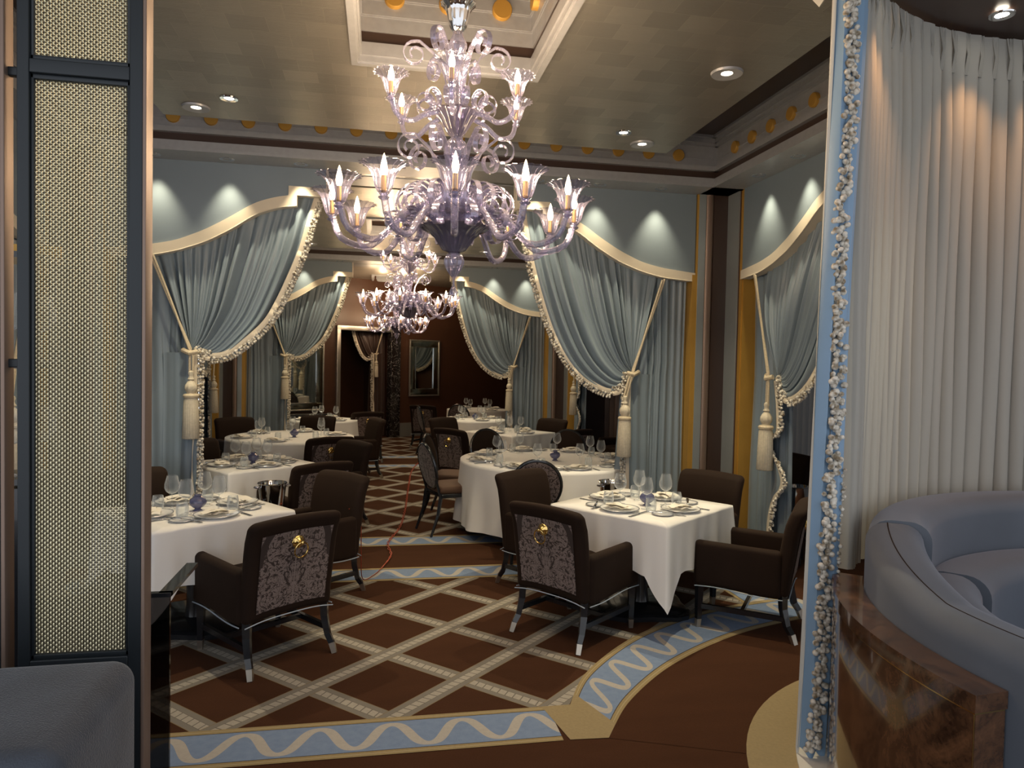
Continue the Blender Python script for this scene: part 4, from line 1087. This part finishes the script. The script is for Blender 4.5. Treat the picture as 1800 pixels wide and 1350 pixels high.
armchair(-0.62, 6.22, 124, 'damask-backed armchair with brass ring beside the left ice bucket')
armchair(-0.50, 7.30, 218, 'dark plain armchair just behind the damask chair by the ice bucket')
armchair(-1.66, 7.42, 308, 'small dark chair beside the left drape tassel')
armchair(-0.66, 8.16, 118, 'upright armchair with silver ring in front of the left round table')
armchair(-1.88, 8.52, 40, 'grey-looking armchair with silver ring at the left end of the left round table')
armchair(-1.80, 10.1, 300, 'brown chair behind the left round table against the second drape')
armchair(-0.98, 10.45, 250, 'brown chair between the left round table and the small far table')
armchair(-0.28, 11.9, 110, 'damask armchair with ring pull standing before the far doorway')
armchair(-0.33, 10.25, 200, 'dark chair seen side-on at the aisle near the second left table')
ovalchair(0.72, 6.98, 18, 'oval-backed chair with tan seat standing in the aisle at the right round table')
ovalchair(0.80, 7.66, -20, 'oval-backed chair just behind the tan-seated aisle chair')
ovalchair(1.34, 5.98, 80, 'oval-backed chair half hidden behind the plain brown armchair')
ovalchair(1.33, 8.02, 285, 'oval-backed chair on the far side of the right round table, left one')
ovalchair(2.12, 7.98, 245, 'oval-backed chair on the far side of the right round table, right one')
armchair(1.13, 9.05, 40, 'damask-backed armchair with brass ring beyond the right round table')
armchair(2.32, 9.02, 125, 'armchair with brass ring at the right of the table behind the round one')
armchair(2.33, 10.22, 218, 'wide brown armchair in front of the far right pilaster')
armchair(1.15, 10.3, 310, 'brown armchair just behind the damask chair beyond the round table')
armchair(3.62, 10.1, 200, 'brown armchair in the right alcove beyond the drape')
armchair(3.7, 6.3, 200, 'brown armchair in the nearer right alcove behind the tasselled drape')
ovalchair(0.98, 12.55, 8, 'oval-backed chair seen side-on near the end wall')
armchair(0.98, 13.7, 60, 'dark armchair with a ring in front of the end wall mirror')
armchair(2.62, 14.75, 215, 'dark armchair at the far right end of the last table')
ovalchair(1.58, 13.2, 60, 'oval-backed chair among the far right tables')

# ---- ice buckets on stands
def bucket(x, y, z, label):
    t = empty('ice_bucket', (x, y, 0), 0.4, label, 'bucket', 'steel ice buckets on stands')
    m = MB(); m.lathe([(0.0, z), (0.078, z), (0.084, z+.01), (0.105, z+.20), (0.112, z+.205), (0.108, z+.21), (0.100, z+.20), (0.080, z+.015), (0.0, z+.012)], 32); m.build('pail', 'chrome', t)
    for sx in (-1, 1):
        m = MB(); m.tube([(sx*0.103, -0.025, z+.175), (sx*0.13, -0.022, z+.18), (sx*0.135, 0, z+.18), (sx*0.13, 0.022, z+.18), (sx*0.103, 0.025, z+.175)], 0.007, 8); m.build('handle', 'chrome', t)
    m = MB(); m.tube([(0.09*cos(a), 0.09*sin(a), z-.006) for a in [2*pi*i/24 for i in range(25)]], 0.006, 6, cap=False)
    m.build('stand_ring', 'black', t)
    for k in range(3):
        a = 2*pi*k/3; m = MB(); m.tube([(0.09*cos(a), 0.09*sin(a), z-.006), (0.12*cos(a), 0.12*sin(a), 0.0)], 0.007, 6); m.build('leg', 'black', t)
bucket(-0.80, 5.72, 0.50, 'polished steel ice bucket on a stand between the left tables')
bucket(1.90, 5.60, 0.50, 'polished steel ice bucket with knob handles beside the right round table')
bucket(3.55, 5.55, 0.45, 'ice bucket glimpsed at right beyond the foreground drape')

# ================================================================ BOOTH AT RIGHT
BCX, BCY = 3.09, 1.78
def arc(r, a, z): return (BCX+r*cos(a), BCY+r*sin(a), z)
def arcsolid(nm, mt, par, prof, a0, a1, n=60, sm=60):
    """prof: closed (r,z) outline"""
    m = MB(); k = len(prof)
    a0, a1 = radians(a0), radians(a1)
    for i in range(n+1):
        a = a0+(a1-a0)*i/n
        m.v += [arc(r, a, z) for r, z in prof]
    for i in range(n):
        for j in range(k): m.f.append((i*k+j, i*k+(j+1) % k, (i+1)*k+(j+1) % k, (i+1)*k+j)); m.mi.append(0)
    m.f += [tuple(reversed(range(k))), tuple(n*k+j for j in range(k))]; m.mi += [0, 0]
    return m.build(nm, mt, par, sm)
t = empty('booth_cabinet', (0, 0, 0), 0, 'curved burl-wood cabinet with a ledge wrapping the blue booth', 'cabinet')
arcsolid('front_panel', 'burl', t, [(1.49, 0.02), (1.49, 0.745), (1.385, 0.745), (1.385, 0.02)], 140, 185.5, sm=30)
arcsolid('brass_line', 'brass', t, [(1.4925, 0.745), (1.4925, 0.750), (1.385, 0.750), (1.385, 0.745)], 140, 185.5, sm=30)
arcsolid('ledge', 'burl', t, [(1.495, 0.750), (1.495, 0.80), (1.38, 0.80), (1.38, 0.750)], 140, 185.6, sm=30)
m = MB(); m.box(-0.001, 0.001, -0.001, 0.001, 0.03, 0.745, TR(*arc(1.492, radians(185.4), 0))); m.build('brass_line', 'brass', t, smooth=False)
S = empty('booth_sofa', (0, 0, 0), 0, 'blue-grey upholstered circular booth sofa at right foreground', 'sofa')
def rr(x0, x1, z0, z1, r, n=6):
    o = []
    for (cx_, cz_, a) in ((x1-r, z1-r, 0), (x0+r, z1-r, 90), (x0+r, z0+r, 180), (x1-r, z0+r, 270)):
        for k in range(n+1): th = radians(a+90*k/n); o.append((cx_+r*cos(th), cz_+r*sin(th)))
    return o
def ztop(a): return 1.065-0.135*min(1, max(0, (a-146)/26))**0.8
def arm_sweep():
    m = MB(); n = 90; base = rr(1.17, 1.377, 0.05, 0.935, 0.075); k = len(base)
    for i in range(n+1):
        a = 146+86*i/n; dz = ztop(a)-0.935
        m.v += [arc(r, radians(a), z+(dz if z > 0.5 else 0)) for r, z in base]
    for i in range(n):
        for j in range(k): m.f.append((i*k+j, i*k+(j+1) % k, (i+1)*k+(j+1) % k, (i+1)*k+j)); m.mi.append(0)
    m.f += [tuple(reversed(range(k))), tuple(n*k+j for j in range(k))]; m.mi += [0, 0]
    m.build('arm_rail', 'sofa', S, 60)
arm_sweep()
arcsolid('back_rail', 'sofa', S, rr(1.14, 1.365, 0.30, 1.075, 0.08), -40, 145.7, 110)
arcsolid('inner_back', 'sofa', S, rr(0.92, 1.185, 0.40, 0.83, 0.09), -40, 132, 100)
arcsolid('inner_arm', 'sofa', S, rr(0.95, 1.185, 0.40, 0.83, 0.10), 133, 228, 60)
arcsolid('seat_cushion', 'sofa', S, rr(0.40, 1.0, 0.25, 0.47, 0.06), -40, 228, 100)
m = MB(); m.tube([arc(1.30, radians(146+86*i/60), ztop(146+86*i/60)-0.0005) for i in range(61)], 0.0025, 5); m.build('seam', 'velvet', S)
# sheers behind the booth
def sheer():
    t = empty('sheer_curtain', (0, 0, 0), 0, 'cream pinch-pleated sheer curtain around the booth', 'curtain'); m = MB(); a0, a1 = radians(137), radians(20); NP = 34
    def f(u, v):
        a = a0+(a1-a0)*u; z = 3.41+(0.80-3.41)*v
        ph = u*NP+7*(1-math.exp(-u*14))+0.12*sin(u*40); g = abs(sin(pi*ph))
        head = max(0, 1-(3.41-z)/0.16)
        amp = 0.018+0.022*min(1, (3.41-z)/0.5)
        k = 2*g**0.8-1
        if z > 3.29: k = 1-2*max(0, 1-g*3.0)
        r = 1.465-amp*k+0.006*sin(u*170+z*3)
        return arc(r, a+0.01*sin(ph*2*pi), z)
    m.grid(f, NP*16, 30); m.build('pleated_cloth', 'sheer', t, 180)
    m = MB()
    for k in range(NP):
        u = (k)/NP; a = a0+(a1-a0)*u
        for d in (-0.006, 0.0, 0.006): m.tube([arc(1.45, a+d*1.8, 3.41), arc(1.435, a+d*0.5, 3.30), arc(1.45, a+d*0.9, 3.20)], 0.006, 5)
    m.build('pinch_pleat', 'sheer', t, kind='stuff')
sheer()
arcsolid('ceiling', 'brownlac', None, [(0.0, 3.43), (1.85, 3.43), (1.85, 3.66), (0.0, 3.66)], 0, 359.9, 60, sm=30)['kind'] = 'structure'
# foreground blue drape hanging at the left end of the booth ring
def fgdrape():
    t = empty('drape', (0, 0, 0), 0, 'bright blue foreground drape with cream lining and bobble fringe beside the booth', 'drape')
    # columns: world (x,y) at top z=3.42 and bottom z=0.03
    cols = [((1.900, 2.86), (1.795, 2.80)), ((1.885, 2.80), (1.80, 2.73)), ((1.925, 2.775), (1.83, 2.71)), ((1.95, 2.77), (1.86, 2.715)), ((1.965, 2.74), (1.885, 2.70))]
    zt, zb = 3.42, 0.025
    def surf(cl, bulge=0.0, n=24, nm='face', mt='fgdrape', seed=0.0):
        m = MB(); K = len(cl)-1
        def f(u, v):
            k = u*K; i = min(int(k), K-1); w = k-i; w = w*w*(3-2*w)
            a = Vector(cl[i][0]).lerp(Vector(cl[i+1][0]), w); b = Vector(cl[i][1]).lerp(Vector(cl[i+1][1]), w)
            e = v**1.15; p = a.lerp(b, e); z = zt+(zb-zt)*v
            q = Vector((p.x+0.004*sin(v*9+u*7+seed), p.y-bulge*sin(u*pi)+0.006*sin(v*7+u*5+seed)))
            return (q.x, q.y, z+(0.02*sin(u*9+seed) if v > .99 else 0))
        m.grid(f, n, 40); return m.build(nm, mt, t, 180)
    surf([((1.915, 2.83), (1.801, 2.745)), ((1.893, 2.80), (1.800, 2.742)), ((1.895, 2.787), (1.802, 2.738))], nm='lining_return', mt='liner')
    surf([((1.895, 2.787), (1.800, 2.738)), ((1.92, 2.76), (1.83, 2.70)), ((1.95, 2.77), (1.865, 2.71))], 0.01, nm='leading_face')
    surf([((1.945, 2.77), (1.865, 2.71)), ((1.975, 2.752), (1.885, 2.705)), ((2.00, 2.745), (1.90, 2.702)), ((2.035, 2.765), (1.915, 2.71)), ((2.05, 2.83), (1.925, 2.75))], nm='inner_face', seed=2)
    zt = 1.15; surf([((1.935, 2.775), (1.875, 2.730)), ((1.94, 2.765), (1.915, 2.715)), ((1.945, 2.775), (1.955, 2.725))], nm='lower_lining', mt='liner', seed=1); zt = 3.42
    rnd = random.Random(11); fr = MB()
    for (x0, y0, x1, y1, sp, wd, r0) in ((1.950, 2.752, 1.868, 2.690, 0.0165, 0.030, 0.0135), (1.985, 2.765, 1.95, 2.70, 0.02, 0.006, 0.009)):
        z = zt if wd > 0.01 else 1.25
        while z > zb+0.02:
            v = (zt-z)/(zt-zb); e = v**1.15; sw = 0.008*sin(z*5.0)-0.16*max(0, v-0.72)**1.2
            for k in range(3 if wd > .01 else 1):
                x = x0+(x1-x0)*e+sw+rnd.uniform(-wd, wd); y = y0+(y1-y0)*e+rnd.uniform(-.014, .006)
                fr.blob((x, y, z+rnd.uniform(-.01, .01)), r0*rnd.uniform(.75, 1.15), 8, 5, 0.95)
            z -= sp
    fr.build('bobble_fringe', 'fringe', t, 180, kind='stuff')
    m = MB()
    m.ribbon([(1.84, 2.98, 3.66), (1.83, 2.95, 3.50), (1.85, 2.90, 3.35), (1.885, 2.86, 3.28)], 0.09, (0.3, 1, 0), 0.01); m.build('lining_fold', 'liner', t)
fgdrape()

# ================================================================ LEFT SCREEN, SOFA BACK, SHELVES
def screen():
    t = empty('mesh_screen', (0, 2.0, 0), 0, 'tall black framed screen with woven champagne metal panels at left', 'screen')
    x0, x1 = -0.893, -0.594
    def bx(nm, mt, a, b, y0, y1, z0, z1, r=0.003): m = MB(); m.rbox(a, b, y0, y1, z0, z1, r, 2); return m.build(nm, mt, t)
    bx('stile', 'frame', x0, x0+.028, -0.02, 0.03, 0.0, 3.3); bx('stile', 'frame', x1-.040, x1-.008, -0.02, 0.03, 0.0, 3.3); bx('bronze_edge', 'bronze', x1-.008, x1+.001, -0.024, 0.034, 0.0, 3.3)
    bx('rail', 'frame', x0+.028, x1-.040, -0.02, 0.03, 2.375, 2.41); bx('rail', 'frame', x0+.028, x1-.040, -0.02, 0.03, 0.86, 0.893)
    bx('rail', 'frame', x0+.028, x1-.040, -0.02, 0.03, 0.0, 0.06)
    for (za, zb) in ((0.893, 2.375), (2.41, 3.3)):
        m = MB()
        for (a, b, c, d) in ((x0+.028, x0+.036, za, zb), (x1-.048, x1-.040, za, zb), (x0+.028, x1-.04, za, za+.012), (x0+.028, x1-.04, zb-.012, zb)): m.rbox(a, b, -0.012, 0.02, c, d, 0.002, 1)
        m.build('bead_moulding', 'frame', t)
    def weave(a, b, za, zb, p, r, nm='woven_mesh'):
        m = MB(); w = MB(); nx = int((b-a)/p); nz = int((zb-za)/(p*0.92)); pz = (zb-za)/nz
        for i in range(nx+1):
            x = a+(b-a)*i/nx; L = []
            for j in range(nz*2+1): L.append((x, -0.0022*cos(pi*(j/2+i)), za+pz*j/2))
            m.tube(L, r*1.75, 5, cap=False)
        for j in range(nz+1):
            z = za+pz*j; L = []
            for i in range(nx*2+1): L.append((a+(b-a)*i/nx/2, 0.0016*cos(pi*(i/2+j)), z))
            w.tube(L, r*1.05, 4, cap=False)
        w.build('weft_wires', 'weft', t, 180, kind='stuff')
        o = m.build(nm, 'mesh', t, 180, kind='stuff')
    weave(x0+.036, x1-.048, 0.905, 2.363, 0.0066, 0.0013); weave(x0+.036, x1-.048, 2.422, 3.2, 0.0066, 0.0013)
    m = MB(); m.box(x0+.03, x1-.042, 0.022, 0.026, 0.06, 0.86); m.build('lower_panel', 'black', t, smooth=False)
    # outer post with short tie bars
    bx('post', 'frame', x0-.055, x0-.038, -0.02, 0.03, 0.0, 3.3); bx('bronze_edge', 'bronze', x0-.038, x0-.028, -0.02, 0.03, 0.0, 3.3)
    for z in (2.37, 1.64): bx('tie_bar', 'frame', x0-.03, x0, 0.0, 0.02, z, z+.022)
screen()
def backpanel():
    m = MB(); m.box(-0.95, -0.63, 2.10, 2.12, 0.85, 3.3)
    t = m.build('backing_panel', 'darkmirror', None, False, label='dark reflective panel behind the woven champagne mesh', cat='panel')
m = MB(); m.rbox(-1.75, -0.548, 1.35, 1.80, 0.25, 0.965, 0.05, 4, sub=4, fn=lambda x, y, z: (x, y, z+0.006*sin(x*7)))
tag(m.build('sofa_back', 'cush', None, True), 'grey-blue velvet sofa back at the bottom left corner', 'sofa')
t = empty('glass_cabinet', (-0.6, 2.12, 0), 0, 'low smoked-glass cabinet end beside the mesh screen', 'cabinet')
m = MB(); m.box(-0.30, 0.030, 0.0, 0.012, 0.0, 1.0); m.build('glass_side', 'smoke', t, smooth=False)
m = MB(); m.box(-0.30, 0.034, -0.004, 0.016, 1.0, 1.012); m.box(-0.0, 0.034, 0.0, 0.3, 1.0, 1.012); m.build('metal_top', 'black', t, smooth=False)
t = empty('glass_shelf_unit', (-1.10, 2.45, 0), 0, 'black shelf rack glimpsed through the slit left of the screen', 'shelf')
for z in (1.28, 1.63, 1.96):
    m = MB(); m.box(-0.25, 0.09, -0.1, 0.1, z, z+.018); m.build('shelf', 'black', t, smooth=False)
m = MB(); m.box(-0.25, 0.09, -0.1, 0.1, 0.0, 1.27); m.build('cabinet_body', 'black', t, smooth=False)
m = MB(); m.box(-0.25, 0.09, 0.06, 0.08, 1.98, 2.02); m.build('gold_rail', 'gold', t, smooth=False)
for k, (x, y, z, l_) in enumerate(((-1.11, 2.42, 1.298, 'lower shelf, nearer'), (-1.06, 2.50, 1.298, 'lower shelf, farther'), (-1.11, 2.42, 1.648, 'upper shelf, nearer'), (-1.06, 2.50, 1.648, 'upper shelf, farther'))):
    o = put('wine_glass', (('bowl', G_BOWL), ('stem', G_STEM)), x, y, z, 0, 'large wine glass in the slit rack on the '+l_, 'glass', 'glasses in the slit rack')

# ================================================================ ORANGE CABLE
fp = [(-0.20, 5.19, 0.60), (-0.14, 5.22, 0.585), (-0.115, 5.20, 0.50), (-0.11, 5.22, 0.30), (-0.10, 5.30, 0.06), (-0.02, 5.53, 0.012), (0.05, 5.75, 0.012), (0.12, 6.1, 0.012), (0.10, 6.5, 0.012), (0.22, 7.1, 0.012), (0.30, 7.9, 0.012), (0.36, 8.8, 0.012), (0.42, 9.7, 0.012), (0.50, 10.7, 0.012), (0.66, 11.6, 0.012), (0.95, 12.4, 0.012)]
P_ = crom(fp, 260); m = MB()
for s_ in (0, pi):
    L = []
    for i, p in enumerate(P_):
        k = min(1, max(0, (i-35)/20)); L.append((p.x+0.010*k*cos(i*0.75+s_), p.y, p.z+0.005*k*sin(i*0.75+s_)+.002))
    m.tube(L, 0.0034, 6)
tag(m.build('power_cable', 'redcord', None, True), 'orange twisted cable trailing down the aisle from an armchair', 'cable')
